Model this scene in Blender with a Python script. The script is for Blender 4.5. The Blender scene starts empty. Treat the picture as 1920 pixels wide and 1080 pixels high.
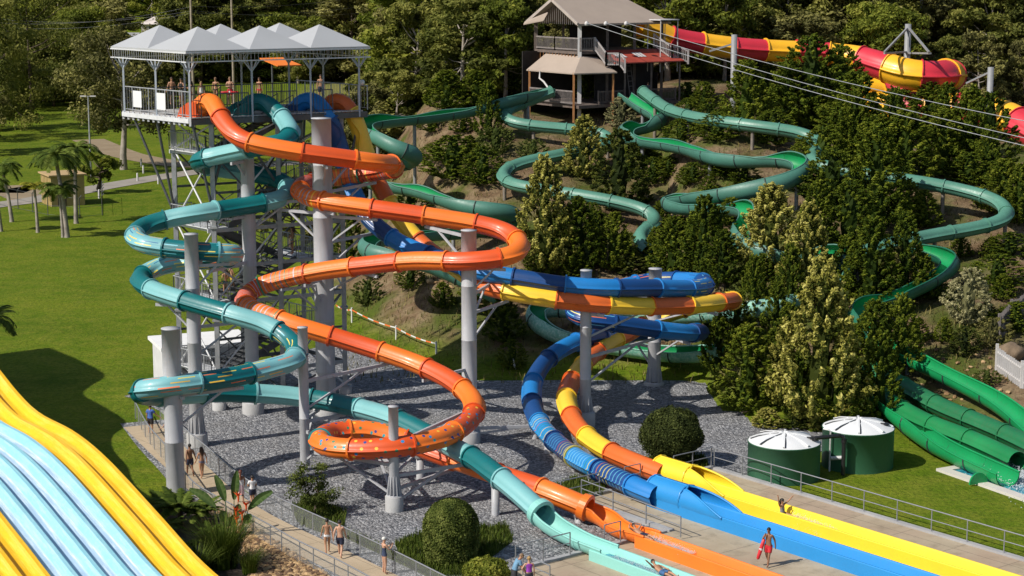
import bpy, bmesh, math, random
import numpy as np
from mathutils import Vector, Matrix
R = math.radians
rnd = random.Random(7)
rng = np.random.default_rng(11)
S = bpy.context.scene
COL = S.collection
V = Vector

# ------------------------------------------------------------------ camera
CAMH = 27.0; F = 3500.0
PITCH = math.atan(610.0/F)
cam = bpy.data.cameras.new("camera"); camo = bpy.data.objects.new("camera", cam); COL.objects.link(camo)
camo.location = (0, 0, CAMH); camo.rotation_euler = (math.pi/2-PITCH, 0, 0)
cam.sensor_width = 36; cam.lens = 36*F/1920.0; cam.clip_start = 1; cam.clip_end = 3000
S.camera = camo
CP, SP = math.cos(PITCH), math.sin(PITCH)

def ray(px, py):
    """direction through photo pixel (1920x1080 frame)"""
    x = (px-960)/F; y = (540-py)/F
    return V((x, CP+y*SP, -SP+y*CP))
def G(px, py, z=0.0):
    d = ray(px, py); t = (z-CAMH)/d.z
    return V((d.x*t, d.y*t, z))
def W(px, py, d):
    """point on the ray of a pixel at the height it would have at rough distance d"""
    return G(px, py, CAMH-(py+70)*d/F)
def AT(px, py, Y):
    d = ray(px, py); t = Y/d.y
    return V((d.x*t, Y, CAMH+d.z*t))
def ppm(p):
    """photo pixels per metre at a point"""
    return F/(p.y*CP-(p.z-CAMH)*SP)

# ------------------------------------------------------------------ terrain
TOE = [(-60,190),(-22,150),(-10,132),(-2,121.5),(12.5,121.5),(14.5,110),(19,107.5),(24,105.5),(30,102),(40,97),(70,90),(120,85)]
def toe(x):
    if x <= TOE[0][0]: return TOE[0][1]
    for (a, b), (c, d) in zip(TOE, TOE[1:]):
        if x <= c: return b+(d-b)*(x-a)/(c-a)
    return TOE[-1][1]
def sstep(a, b, x):
    t = min(1, max(0, (x-a)/(b-a))); return t*t*(3-2*t)
def H(x, y):
    s = y-toe(x)
    if s < -3: k = 0.0
    elif s < 3: k = (s+3)**2/12.0
    else: k = s
    a = 0.30-0.10*sstep(12, 42, x)
    h = a*k if k < 45 else a*45+0.07*(k-45)
    h *= sstep(-19, -5, x+0.02*(y-130))
    h += (0.25*math.sin(x*.41+y*.13)+0.2*math.sin(y*.37-x*.2))*min(1, h/1.5)
    h += 0.42*max(0, min(y, 262)-192+.25*max(0, 12-x))*sstep(-16, 6, x)*sstep(188, 200, y)
    if y > 470: h = max(h, 0)+0.16*(y-470)*sstep(40, -60, x)
    return h
def HILL(px, py, off=0.0):
    d = ray(px, py); d = d/d.y
    y = 75.0
    while y < 600:
        z = CAMH+d.z*y
        if z <= H(d.x*y, y)+off:
            lo, hi = y-1, y
            for _ in range(12):
                m = (lo+hi)/2
                if CAMH+d.z*m <= H(d.x*m, m)+off: hi = m
                else: lo = m
            return V((d.x*hi, hi, CAMH+d.z*hi))
        y += 1.0
    return AT(px, py, 400)

# ------------------------------------------------------------------ materials
def lin(c):
    return tuple(((v/255)/12.92 if v/255 <= .04045 else ((v/255+.055)/1.055)**2.4) for v in c)
MATS = {}
def newmat(name):
    m = bpy.data.materials.new(name); m.use_nodes = True
    nt = m.node_tree; b = nt.nodes['Principled BSDF']
    return m, nt, b
def N(nt, t, **kw):
    n = nt.nodes.new(t)
    for k, v in kw.items():
        if k in n.inputs: n.inputs[k].default_value = v
        else: setattr(n, k, v)
    return n
def L(nt, a, b): nt.links.new(a, b)
def ramp(nt, fac, stops, interp='LINEAR'):
    r = N(nt, 'ShaderNodeValToRGB'); r.color_ramp.interpolation = interp
    e = r.color_ramp.elements
    while len(e) < len(stops): e.new(0.5)
    for q, (p, c) in zip(e, stops):
        q.position = p; q.color = (*c, 1) if len(c) == 3 else c
    L(nt, fac, r.inputs[0]); return r.outputs[0]
def mixc(nt, fac, a, b, mode='MIX'):
    m = N(nt, 'ShaderNodeMix', data_type='RGBA', blend_type=mode)
    for i, v in ((0, fac), (6, a), (7, b)):
        if hasattr(v, 'is_output'): L(nt, v, m.inputs[i])
        else: m.inputs[i].default_value = v if i == 0 else (*v, 1)
    return m.outputs[2]
def mth(nt, op, a, b=0.0, c=None):
    m = N(nt, 'ShaderNodeMath', operation=op)
    for i, v in enumerate((a, b) if c is None else (a, b, c)):
        if hasattr(v, 'is_output'): L(nt, v, m.inputs[i])
        else: m.inputs[i].default_value = v
    return m.outputs[0]
def pos(nt, obj=False):
    if obj: return N(nt, 'ShaderNodeTexCoord').outputs['Object']
    return N(nt, 'ShaderNodeNewGeometry').outputs['Position']
def noise(nt, vec, scale, detail=4, rough=.55):
    n = N(nt, 'ShaderNodeTexNoise', Scale=scale, Detail=detail, Roughness=rough)
    L(nt, vec, n.inputs['Vector']); return n.outputs['Fac']
def bump(nt, b, h, strength=.3, dist=.1):
    n = N(nt, 'ShaderNodeBump', Strength=strength, Distance=dist)
    L(nt, h, n.inputs['Height']); L(nt, n.outputs[0], b.inputs['Normal'])
def simple(name, col, rough=.5, var=.12, scale=1.5, metal=0.0, spec=.5, bmp=0, coat=0):
    """painted / plain material with mild worn variation"""
    if name in MATS: return MATS[name]
    m, nt, b = newmat(name)
    p = pos(nt, True)
    f = noise(nt, p, scale, 5)
    d = tuple(v*(1-var) for v in col); l = tuple(min(1, v*(1+var)) for v in col)
    c = ramp(nt, f, [(.3, d), (.7, l)])
    L(nt, c, b.inputs['Base Color'])
    b.inputs['Roughness'].default_value = rough; b.inputs['Metallic'].default_value = metal
    b.inputs['Specular IOR Level'].default_value = spec
    if coat: b.inputs['Coat Weight'].default_value = coat; b.inputs['Coat Roughness'].default_value = .12
    if bmp: bump(nt, b, noise(nt, p, scale*8, 3), bmp, .05)
    MATS[name] = m; return m

# ------------------------------------------------------------------ mesh builder
class MB:
    def __init__(s): s.v = []; s.f = []; s.uv = []; s.smooth = []; s.mi = []
    def add(s, vs, fs, uvs=None, smooth=False, mi=0):
        o = len(s.v); s.v += [tuple(v) for v in vs]
        for i, f in enumerate(fs):
            s.f.append([k+o for k in f]); s.smooth.append(smooth); s.mi.append(mi)
            s.uv.append(uvs[i] if uvs else None)
        return s
    def box(s, c, size, rz=0, u=None, v=None, mi=0, base=False):
        """box centred at c (base=True: c is the centre of its bottom face)"""
        c = V(c); x, y, z = size
        a = u if u is not None else V((math.cos(rz), math.sin(rz), 0))
        b = v if v is not None else V((-math.sin(rz), math.cos(rz), 0))
        w = V((0, 0, 1))
        if base: c = c+w*(z/2)
        P = [c+a*(i*x/2)+b*(j*y/2)+w*(k*z/2) for k in (-1, 1) for (i, j) in ((-1,-1),(1,-1),(1,1),(-1,1))]
        s.add(P, [(3,2,1,0),(4,5,6,7),(0,1,5,4),(1,2,6,5),(2,3,7,6),(3,0,4,7)], mi=mi); return s
    def beam(s, a, b, w, h=None, mi=0):
        """rectangular bar from a to b"""
        a = V(a); b = V(b); h = h or w; d = (b-a)
        if d.length < 1e-6: return s
        d.normalize(); up = V((0,0,1)) if abs(d.z) < .95 else V((0,1,0))
        r = d.cross(up).normalized(); q = r.cross(d)
        P = [e+r*(i*w/2)+q*(j*h/2) for e in (a, b) for (i, j) in ((-1,-1),(1,-1),(1,1),(-1,1))]
        s.add(P, [(0,1,2,3),(7,6,5,4),(1,0,4,5),(2,1,5,6),(3,2,6,7),(0,3,7,4)], mi=mi); return s
    def tube(s, pts, r, n=8, caps=True, mi=0, smooth=True):
        """round bar along points, r number or list"""
        pts = [V(p) for p in pts]; m = len(pts)
        rs = r if isinstance(r, (list, tuple)) else [r]*m
        fr = frames(pts); vs = []; fs = []
        for p, (t, sd, up), q in zip(pts, fr, rs):
            for k in range(n):
                a = 2*math.pi*k/n; vs.append(p+sd*(math.cos(a)*q)+up*(math.sin(a)*q))
        for i in range(m-1):
            for k in range(n):
                k2 = (k+1) % n; fs.append((i*n+k, i*n+k2, (i+1)*n+k2, (i+1)*n+k))
        s.add(vs, fs, smooth=smooth, mi=mi)
        if caps:
            s.add(vs[:n], [tuple(range(n))[::-1]], mi=mi); s.add(vs[-n:], [tuple(range(n))], mi=mi)
        return s
    def lathe(s, c, prof, n=24, mi=0, smooth=True):
        """prof: list of (r,z) about the vertical axis through c"""
        c = V(c); vs = []; fs = []
        for (r, z) in prof:
            for k in range(n):
                a = 2*math.pi*k/n; vs.append((c.x+r*math.cos(a), c.y+r*math.sin(a), c.z+z))
        for i in range(len(prof)-1):
            for k in range(n):
                k2 = (k+1) % n; fs.append((i*n+k, i*n+k2, (i+1)*n+k2, (i+1)*n+k))
        s.add(vs, fs, smooth=smooth, mi=mi); return s
    def quad(s, a, b, c, d, mi=0): s.add([a, b, c, d], [(0,1,2,3)], mi=mi); return s
    def prism(s, poly, z0, z1, mi=0):
        """vertical prism over a polygon (list of xy, counter-clockwise)"""
        n = len(poly)
        ar = sum(poly[i][0]*poly[(i+1) % n][1]-poly[(i+1) % n][0]*poly[i][1] for i in range(n))
        if ar < 0: poly = poly[::-1]
        vs = [(p[0], p[1], z0) for p in poly]+[(p[0], p[1], z1) for p in poly]
        fs = [tuple(range(n))[::-1], tuple(range(n, 2*n))]+[(i, (i+1) % n, n+(i+1) % n, n+i) for i in range(n)]
        s.add(vs, fs, mi=mi); return s
    def build(s, name, mats, parent=None, flat=False, origin=None):
        me = bpy.data.meshes.new(name)
        vs = s.v
        if origin is None and parent is None and vs:
            xs = [v[0] for v in vs]; ys = [v[1] for v in vs]; zs = [v[2] for v in vs]
            origin = ((min(xs)+max(xs))/2, (min(ys)+max(ys))/2, min(zs))
        off = V((0,0,0))
        if parent is not None: off = V(parent.get('_o', (0,0,0)))
        elif origin is not None: off = V(origin)
        me.from_pydata([(v[0]-off.x, v[1]-off.y, v[2]-off.z) for v in vs], [], s.f)
        if any(u for u in s.uv):
            ul = me.uv_layers.new(name='UV'); k = 0
            for f, u in zip(s.f, s.uv):
                for q in range(len(f)):
                    if u: ul.data[k].uv = u[q]
                    k += 1
        if not flat: me.polygons.foreach_set('use_smooth', s.smooth)
        me.polygons.foreach_set('material_index', s.mi)
        for m in (mats if isinstance(mats, (list, tuple)) else [mats]): me.materials.append(m)
        me.update()
        o = bpy.data.objects.new(name, me); COL.objects.link(o)
        if parent is not None: o.parent = parent
        elif origin is not None: o.location = off
        if parent is not None: o['_o'] = tuple(off)
        else: o['_o'] = tuple(off)
        return o
def frames(pts, up=V((0,0,1))):
    out = []; n = len(pts); prev = None
    for i in range(n):
        t = pts[min(i+1, n-1)]-pts[max(i-1, 0)]
        if t.length < 1e-9: t = V((0,0,1))
        t.normalize()
        sd = t.cross(up)
        if sd.length < .15:
            sd = prev if prev is not None else t.cross(V((0,1,0)))
            sd = sd-t*sd.dot(t)
        sd.normalize(); prev = sd
        out.append((t, sd, sd.cross(t)))
    return out
def tag(o, label=None, cat=None, group=None, kind=None):
    if label: o['label'] = label
    if cat: o['category'] = cat
    if group: o['group'] = group
    if kind: o['kind'] = kind
    return o
def thing(name, label, cat, loc=(0,0,0), group=None):
    o = bpy.data.objects.new(name, None); COL.objects.link(o); o.empty_display_size = .3
    o.location = loc; o['_o'] = tuple(loc)
    return tag(o, label, cat, group)
def crom(pts, step=.35):
    """smooth resampled curve through points"""
    pts = [V(p) for p in pts]; P = [pts[0]*2-pts[1]]+pts+[pts[-1]*2-pts[-2]]; out = []
    for i in range(1, len(P)-2):
        p0, p1, p2, p3 = P[i-1:i+3]
        n = max(2, int((p2-p1).length/step*2))
        for k in range(n):
            t = k/n
            out.append(.5*((2*p1)+(p2-p0)*t+(2*p0-5*p1+4*p2-p3)*t*t+(3*p1-p0-3*p2+p3)*t**3))
    out.append(pts[-1])
    res = [out[0]]; acc = 0
    for a, b in zip(out, out[1:]):
        l = (b-a).length
        while l > 0 and acc+l >= step:
            a = a+(b-a)*((step-acc)/l); l = (b-a).length; acc = 0; res.append(a.copy())
        acc += l
    if (res[-1]-out[-1]).length > step*.3: res.append(out[-1])
    return res

# ------------------------------------------------------------------ world and sun
wd = bpy.data.worlds.new("World"); S.world = wd; wd.use_nodes = True
SUN_EL = R(43); SD = V((.87, .49, 0)).normalized()        # shadows fall along SD
nt = wd.node_tree; bg = nt.nodes['Background']
sky = N(nt, 'ShaderNodeTexSky', sky_type='NISHITA'); sky.sun_disc = False
sky.sun_elevation = SUN_EL; sky.sun_rotation = math.atan2(-SD.x, -SD.y)
L(nt, sky.outputs[0], bg.inputs[0]); bg.inputs[1].default_value = 0.088
sl = bpy.data.lights.new("sun", 'SUN'); sl.energy = 4.6; sl.angle = R(.53); sl.color = (1, .94, .85)
so = bpy.data.objects.new("sun", sl); COL.objects.link(so); so.location = (-60, -40, 90)
so.rotation_euler = V((SD.x*math.cos(SUN_EL), SD.y*math.cos(SUN_EL), -math.sin(SUN_EL))).to_track_quat('-Z', 'Y').to_euler()
S.view_settings.view_transform = 'Standard'; S.view_settings.look = 'None'
S.view_settings.exposure = .12; S.view_settings.gamma = 1
S.cycles.max_bounces = 6; S.cycles.diffuse_bounces = 3; S.cycles.glossy_bounces = 2
S.cycles.transparent_max_bounces = 12
S.cycles.use_adaptive_sampling = True; S.cycles.adaptive_threshold = 0.02
# ================================================================== GROUND
def ground_mat():
    m, nt, b = newmat('lawn_and_hill')
    p = pos(nt)
    a = N(nt, 'ShaderNodeVertexColor', layer_name='cover')
    sp = N(nt, 'ShaderNodeSeparateColor'); L(nt, a.outputs[0], sp.inputs[0])
    n1 = noise(nt, p, .06, 7, .68); n2 = noise(nt, p, .55, 6, .7); n3 = noise(nt, p, 3.2, 4, .7)
    g = ramp(nt, n1, [(.32, (.060, .112, .004)), (.52, (.104, .160, .007)), (.68, (.165, .195, .013))])
    g = mixc(nt, ramp(nt, n2, [(.40, (0,0,0)), (.72, (1,1,1))]), g, (.185, .200, .022))
    g = mixc(nt, ramp(nt, n3, [(.45, (0,0,0)), (.72, (.85,.85,.85))]), g, (.042, .080, .003))
    # dry hillside: bare red-brown soil, straw and patchy weeds
    h = ramp(nt, n2, [(.28, (.07, .045, .026)), (.45, (.16, .105, .06)), (.6, (.23, .17, .10)), (.75, (.13, .125, .035))])
    h = mixc(nt, ramp(nt, noise(nt, p, .22, 4), [(.45, (0,0,0)), (.6, (1,1,1))]), h, (.075, .095, .018))
    h = mixc(nt, ramp(nt, n3, [(.5, (0,0,0)), (.7, (.7,.7,.7))]), h, (.045, .035, .02))
    c = mixc(nt, sp.outputs[0], g, h)
    # worn pale patches of the far paddock
    c = mixc(nt, sp.outputs[1], c, (.24, .19, .11))
    L(nt, c, b.inputs['Base Color']); b.inputs['Roughness'].default_value = .95
    b.inputs['Specular IOR Level'].default_value = .1
    hh = mth(nt, 'ADD', mth(nt, 'MULTIPLY', n2, .6), n3)
    bump(nt, b, hh, .7, .25)
    return m
def build_ground():
    xs = sorted(set([round(v, 2) for v in np.concatenate([np.arange(-620,-70,22), np.arange(-70,75,1.4), np.arange(75,620,22)])]))
    ys = sorted(set([round(v, 2) for v in np.concatenate([np.arange(-40,66,10), np.arange(66,240,1.4), np.arange(240,480,6), np.arange(480,1300,25)])]))
    nx, ny = len(xs), len(ys)
    vs = []; cov = []
    for y in ys:
        for x in xs:
            z = H(x, y); vs.append((x, y, z))
            px = 960+F*x/max(y, 20)
            dry = sstep(.25, 1.2, z) if y < 470 else 0
            far = sstep(300, 360, y)*sstep(-48, -40, x)*(1-sstep(-14, -8, x))
            cov.append((dry, far*.45, 0, 1))
    fs = [(j*nx+i, j*nx+i+1, (j+1)*nx+i+1, (j+1)*nx+i) for j in range(ny-1) for i in range(nx-1)]
    me = bpy.data.meshes.new('ground'); me.from_pydata(vs, [], fs)
    at = me.color_attributes.new('cover', 'FLOAT_COLOR', 'POINT')
    at.data.foreach_set('color', np.array(cov, dtype=np.float32).ravel())
    me.polygons.foreach_set('use_smooth', [True]*len(fs)); me.materials.append(ground_mat())
    o = bpy.data.objects.new('ground', me); COL.objects.link(o); tag(o, kind='structure')
build_ground()

def sheet(name, pts, z, m, drape=False):
    """flat polygon just above the ground"""
    b = MB(); b.add([(p[0], p[1], z) for p in pts], [tuple(range(len(pts)))])
    o = b.build(name, m); tag(o, kind='structure'); return o
def strip(name, mid, w, m, z=.03, drape=False):
    mid = [V((p[0], p[1], 0)) for p in mid]; mid = crom(mid, 1.2); fr = frames(mid)
    b = MB(); vs = []
    for p, (t, sd, up) in zip(mid, fr):
        for k in (-1, 1):
            q = p+sd*(k*w/2); vs.append((q.x, q.y, (H(q.x, q.y) if drape else 0)+z))
    fs = [(2*i, 2*i+1, 2*i+3, 2*i+2) for i in range(len(mid)-1)]
    b.add(vs, fs); o = b.build(name, m); tag(o, kind='structure'); return o

def gravel_mat():
    m, nt, b = newmat('grey_gravel'); p = pos(nt)
    # stretch cells a little, several sizes of blue-grey stone chips
    v1 = N(nt, 'ShaderNodeTexVoronoi', Scale=7.2); L(nt, p, v1.inputs['Vector'])
    v2 = N(nt, 'ShaderNodeTexVoronoi', Scale=15.0); L(nt, p, v2.inputs['Vector'])
    s1 = N(nt, 'ShaderNodeSeparateColor'); L(nt, v1.outputs['Color'], s1.inputs[0])
    s2 = N(nt, 'ShaderNodeSeparateColor'); L(nt, v2.outputs['Color'], s2.inputs[0])
    f = mth(nt, 'ADD', mth(nt, 'MULTIPLY', s1.outputs[0], .6), mth(nt, 'MULTIPLY', s2.outputs[1], .4))
    c = ramp(nt, f, [(.10, (.060, .064, .078)), (.38, (.165, .172, .190)), (.62, (.275, .282, .30)), (.88, (.52, .525, .54))])
    big = noise(nt, p, .25, 4)
    c = mixc(nt, ramp(nt, big, [(.35, (0,0,0)), (.7, (.5,.5,.5))]), c, (.26, .25, .235))
    edge = ramp(nt, v1.outputs['Distance'], [(.03, (0,0,0)), (.45, (.75,.75,.75)), (.75, (1,1,1))])
    L(nt, c, b.inputs['Base Color']); b.inputs['Roughness'].default_value = .85
    b.inputs['Specular IOR Level'].default_value = .25
    h = mth(nt, 'SUBTRACT', 1.0, mth(nt, 'ADD', v1.outputs['Distance'], mth(nt, 'MULTIPLY', v2.outputs['Distance'], .5)))
    bump(nt, b, mth(nt, 'ADD', h, mth(nt, 'MULTIPLY', f, .8)), .85, .11)
    return m
M_GRAV = gravel_mat()
def concrete(name, c1, c2, joint=0, wear=.4):
    if name in MATS: return MATS[name]
    m, nt, b = newmat(name); p = pos(nt)
    n1 = noise(nt, p, .35, 6, .65); n2 = noise(nt, p, 6, 5, .7)
    c = ramp(nt, n1, [(.3, c1), (.7, c2)])
    if joint == 3.1: c = mixc(nt, ramp(nt, noise(nt, p, .16, 5, .6), [(.48, (0,0,0)), (.62, (.6,.6,.6))]), c, (.38, .27, .20))
    c = mixc(nt, ramp(nt, noise(nt, p, 1.1, 5, .7), [(.5, (0,0,0)), (.72, (wear,)*3)]), c, tuple(v*.55 for v in c1))
    c = mixc(nt, mth(nt, 'MULTIPLY', n2, .25), c, tuple(v*.8 for v in c1))
    if joint:
        mp = N(nt, 'ShaderNodeMapping'); mp.inputs['Rotation'].default_value = (0, 0, R(51.5)); L(nt, p, mp.inputs[0])
        sx = N(nt, 'ShaderNodeSeparateXYZ'); L(nt, mp.outputs[0], sx.inputs[0])
        j = None
        for k in (0, 1):
            fr_ = mth(nt, 'FRACT', mth(nt, 'DIVIDE', sx.outputs[k], joint))
            e = mth(nt, 'LESS_THAN', fr_, .012)
            j = e if j is None else mth(nt, 'MAXIMUM', j, e)
        c = mixc(nt, mth(nt, 'MULTIPLY', j, .6), c, (.07, .06, .05))
    L(nt, c, b.inputs['Base Color']); b.inputs['Roughness'].default_value = .8
    b.inputs['Specular IOR Level'].default_value = .2
    bump(nt, b, n2, .25, .03); MATS[name] = m; return m
M_DECK = concrete('deck_concrete', (.35, .285, .195), (.48, .405, .295), 3.1, .55)
M_PATH = concrete('path_concrete', (.40, .315, .21), (.50, .40, .28), 2.4, .2)
M_KERB = concrete('kerb_concrete', (.30, .30, .31), (.42, .42, .42), 0, .3)
M_ROAD = concrete('old_road', (.26, .235, .20), (.36, .33, .29), 0, .3)
M_CONC = concrete('footing_concrete', (.38, .38, .38), (.50, .50, .49), 0, .2)

# gravel yard -------------------------------------------------------
gp = [(262,752),(300,772),(347,812),(395,855),(440,905),(500,950),(564,990),(640,1030),(705,1062),(760,1090),(900,1100),(1300,1080),(1330,985),(1340,905),(1400,905),(1425,895),(1500,880),(1560,830)]
gpts = [G(*q) for q in gp]+[V((20,109,0)), V((17,115,0)), V((13,125,0)), V((-2,125,0)), V((-8,131,0)), V((-14,130,0)), V((-21,121,0)), V((-24.5,115,0))]
sheet('gravel_yard', gpts, .03, M_GRAV)

# lanes frame of the splash deck: l = run-out direction, t across
LA = R(-51.5); LD = V((math.cos(LA), math.sin(LA), 0)); LT = V((-LD.y, LD.x, 0))
def LW(s, t, z=0.0): return LD*s+LT*t+V((0,0,z))
b = MB(); DZ = .10
deck = [LW(-62.8,46), LW(-62.8,59.6), LW(-69.6,59.6), LW(-69.6,69.1), LW(-30,69.1), LW(-30,46)]
b.prism([(p.x, p.y) for p in deck], -.1, DZ); tag(b.build('concrete_deck', M_DECK), kind='structure')
b = MB()
def kerb(a, c, w=.32, h=.2):
    d = (c-a); b.beam(a+V((0,0,h/2)), c+V((0,0,h/2)), w, h)
kerb(LW(-62.9,46), LW(-62.9,59.4)); kerb(LW(-62.75,59.72), LW(-69.5,59.72)); kerb(LW(-69.75,59.55), LW(-69.75,69.4)); kerb(LW(-69.58,69.27), LW(-30,69.27))
tag(b.build('deck_kerb', M_KERB), kind='structure')

# walkway -----------------------------------------------------------
FR = [(300,762),(347,803),(395,843),(440,882),(490,915),(542,942),(600,968),(650,990),(705,1016),(760,1042),(840,1082),(900,1112)]
FL = [(253,752),(277,795),(317,842),(357,897),(387,919),(420,937),(455,956),(505,983),(555,1011),(630,1047),(700,1084),(760,1112)]
frp = [G(x, y, 1.1) for x, y in FR]; flp = [G(x, y, 1.1) for x, y in FL]
frb = crom([V((p.x, p.y, 0)) for p in frp], .6); flb = crom([V((p.x, p.y, 0)) for p in flp], .6)
strip('stone_verge', [(a+c)/2 for a, c in zip([V((p.x,p.y,0)) for p in frp], [V((p.x,p.y,0)) for p in flp])], 3.3, M_GRAV, .045)
pm = []
for p, (t, sd, up) in zip(frb[::3], frames(frb[::3])):
    q = p+sd*(1.15 if sd.x < 0 else -1.15); pm.append(q)
strip('footpath', pm, 2.1, M_PATH, .065)
# back road and dirt track
strip('road', [G(*q) for q in [(-60,392),(0,384),(60,376),(140,361),(220,346),(330,328),(430,316),(560,305)]], 4.2, M_ROAD, .05)
strip('dirt_track', [G(*q) for q in [(165,262),(225,287),(270,298),(340,309),(420,312)]], 5, concrete('track_soil', (.24,.18,.11), (.33,.26,.17), 0, .3), .045)
strip('dirt_track', [G(*q) for q in [(-10,362),(25,352),(60,366),(80,374)]], 7, MATS['track_soil'], .04)

# pool --------------------------------------------------------------
pc = G(1755,883); pb = G(1920,941); e1 = (pb-pc).normalized(); e2 = V((-e1.y, e1.x, 0))
if e2.x < 0: e2 = -e2
def PW(a, c, z=0): return pc+e1*a+e2*c+V((0,0,z))
b = MB()
b.prism([(q.x, q.y) for q in (PW(0,0), PW(16,0), PW(16,.62), PW(.58,.62), PW(.58,14), PW(0,14))], -.1, .14)
tag(b.build('pool_coping', concrete('coping', (.50,.47,.42), (.60,.57,.52), 0, .15)), kind='structure')
m, nt, bs = newmat('pool_water'); p = pos(nt)
v = N(nt, 'ShaderNodeTexVoronoi', Scale=1.6, feature='SMOOTH_F1'); L(nt, p, v.inputs['Vector'])
n = noise(nt, p, 2.0, 5, .6)
L(nt, ramp(nt, n, [(.3, (.015, .14, .22)), (.55, (.03, .26, .36)), (.72, (.16, .48, .56))]), bs.inputs['Base Color'])
bs.inputs['Roughness'].default_value = .08; bump(nt, bs, mth(nt, 'ADD', v.outputs['Distance'], n), .5, .12)
M_WATER = m
w = sheet('pool_water', [PW(.55,.58), PW(16,.58), PW(16,14), PW(.55,14)], .07, M_WATER)

def foam_mat():
    if 'foam' in MATS: return MATS['foam']
    m, nt, b = newmat('foam')
    b.inputs['Base Color'].default_value = (.85, .9, .92, 1); b.inputs['Roughness'].default_value = .6
    b.inputs['Alpha'].default_value = .55
    MATS['foam'] = m; return m
def splash(name, centre, ax, length, width, height, n, seed, size=.07):
    """many small drops and torn sheets of white water"""
    r = random.Random(seed); b = MB(); ax = V(ax).normalized(); ay = V((-ax.y, ax.x, 0))
    for i in range(int(n*4.5)):
        u = r.random(); q = V(centre)+ax*((u-.15)*length)+ay*(r.gauss(0, .5)*width*(.5+u*.5))
        q.z += abs(r.gauss(0, .55))*height*(1-u*.6)
        s = size*r.uniform(.10, .42)
        d = V((r.gauss(0,1), r.gauss(0,1), r.gauss(0,1))).normalized(); e = d.orthogonal().normalized(); f = d.cross(e)
        b.add([q+e*s, q-e*s*.5+f*s*.8, q-e*s*.5-f*s*.8, q+d*s*1.2], [(0,1,2),(0,3,1),(1,3,2),(2,3,0)], smooth=True)
    o = b.build(name, foam_mat()); tag(o, kind='stuff'); return o
splash('pool_foam', PW(2.2, 3.2, .07), e1, 6.5, 2.6, .28, 2600, 3, .12)

# rocks in the garden beside the walkway ---------------------------
def rocks(name, region, n, seed, smin, smax, m, base=0.0):
    r = random.Random(seed); b = MB()
    ico = bmesh.new(); bmesh.ops.create_icosphere(ico, subdivisions=1, radius=1); iv = [v.co.copy() for v in ico.verts]
    jf = [[v.index for v in f.verts] for f in ico.faces]; ico.free()
    for i in range(n):
        q = region(r); s = r.uniform(smin, smax)
        sc = V((s*r.uniform(.7,1.5), s*r.uniform(.6,1.1), s*r.uniform(.45,.8)))
        rot = Matrix.Rotation(r.uniform(0,6.28), 3, 'Z') @ Matrix.Rotation(r.uniform(-.5,.5), 3, 'X')
        c = V((q.x, q.y, base+q.z+s*.25))
        b.add([c+rot @ V((v.x*sc.x*r.uniform(.85,1.15), v.y*sc.y*r.uniform(.85,1.15), v.z*sc.z*r.uniform(.8,1.2))) for v in iv], jf, mi=r.randrange(3))
    o = b.build(name, m); tag(o, kind='stuff'); return o
def poly_region(px, z=0.0):
    P = [G(x, y, z) for x, y in px]
    def inside(q):
        c = False; n = len(P)
        for i in range(n):
            a, d = P[i], P[(i+1) % n]
            if (a.y > q.y) != (d.y > q.y) and q.x < (d.x-a.x)*(q.y-a.y)/(d.y-a.y)+a.x: c = not c
        return c
    x0, x1 = min(p.x for p in P), max(p.x for p in P); y0, y1 = min(p.y for p in P), max(p.y for p in P)
    def f(r):
        for _ in range(500):
            q = V((r.uniform(x0, x1), r.uniform(y0, y1), z))
            if inside(q): return q
        return P[0]
    f.inside = inside; f.P = P
    return f
RM = [simple('rock_tan', (.30,.185,.085), .9, .35, 3), simple('rock_ochre', (.42,.28,.14), .9, .35, 3), simple('rock_brown', (.13,.075,.04), .9, .35, 3)]
rocks('river_stones', poly_region([(470,985),(520,1020),(610,1078),(640,1110),(480,1110),(455,1040)], .02), 1700, 5, .06, .20, RM)
rocks('river_stones', poly_region([(355,950),(400,950),(470,975),(480,995),(440,1000),(380,985)], .02), 320, 6, .05, .15, RM)
sheet('garden_bed', [G(*q) for q in [(300,990),(345,935),(400,945),(470,975),(520,1020),(620,1080),(700,1150),(300,1150)]], .05, simple('garden_soil', (.055,.04,.028), .95, .4, 2, bmp=.6))
# ================================================================== SLIDES
def gel(name, col, var=.06, rough=.38, dirt=.16, dcol=None):
    """glossy fibreglass with faint fading; dirt = streaks along the slide"""
    if name in MATS: return MATS[name]
    m, nt, b = newmat(name); p = pos(nt)
    f = noise(nt, p, .5, 4)
    c = ramp(nt, f, [(.3, tuple(v*(1-var) for v in col)), (.7, tuple(min(1, v*(1+var)) for v in col))])
    g = noise(nt, p, 5.5, 6, .75); dcol = dcol or tuple(v*.55+.01 for v in col)
    if dirt:
        c = mixc(nt, ramp(nt, g, [(.5-.1*dirt, (0,0,0)), (.72, (dirt,)*3)]), c, dcol)
    L(nt, c, b.inputs['Base Color'])
    r_ = ramp(nt, g, [(.3, (rough,)*3), (.7, (min(1, rough+.18),)*3)])
    L(nt, r_, b.inputs['Roughness']); b.inputs['Specular IOR Level'].default_value = .5
    b.inputs['Coat Weight'].default_value = .10 if dirt < .2 else 0; b.inputs['Coat Roughness'].default_value = .15
    MATS[name] = m; return m
def uvxy(nt):
    t = N(nt, 'ShaderNodeTexCoord'); s = N(nt, 'ShaderNodeSeparateXYZ'); L(nt, t.outputs['UV'], s.inputs[0])
    return s.outputs[0], s.outputs[1]
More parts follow.
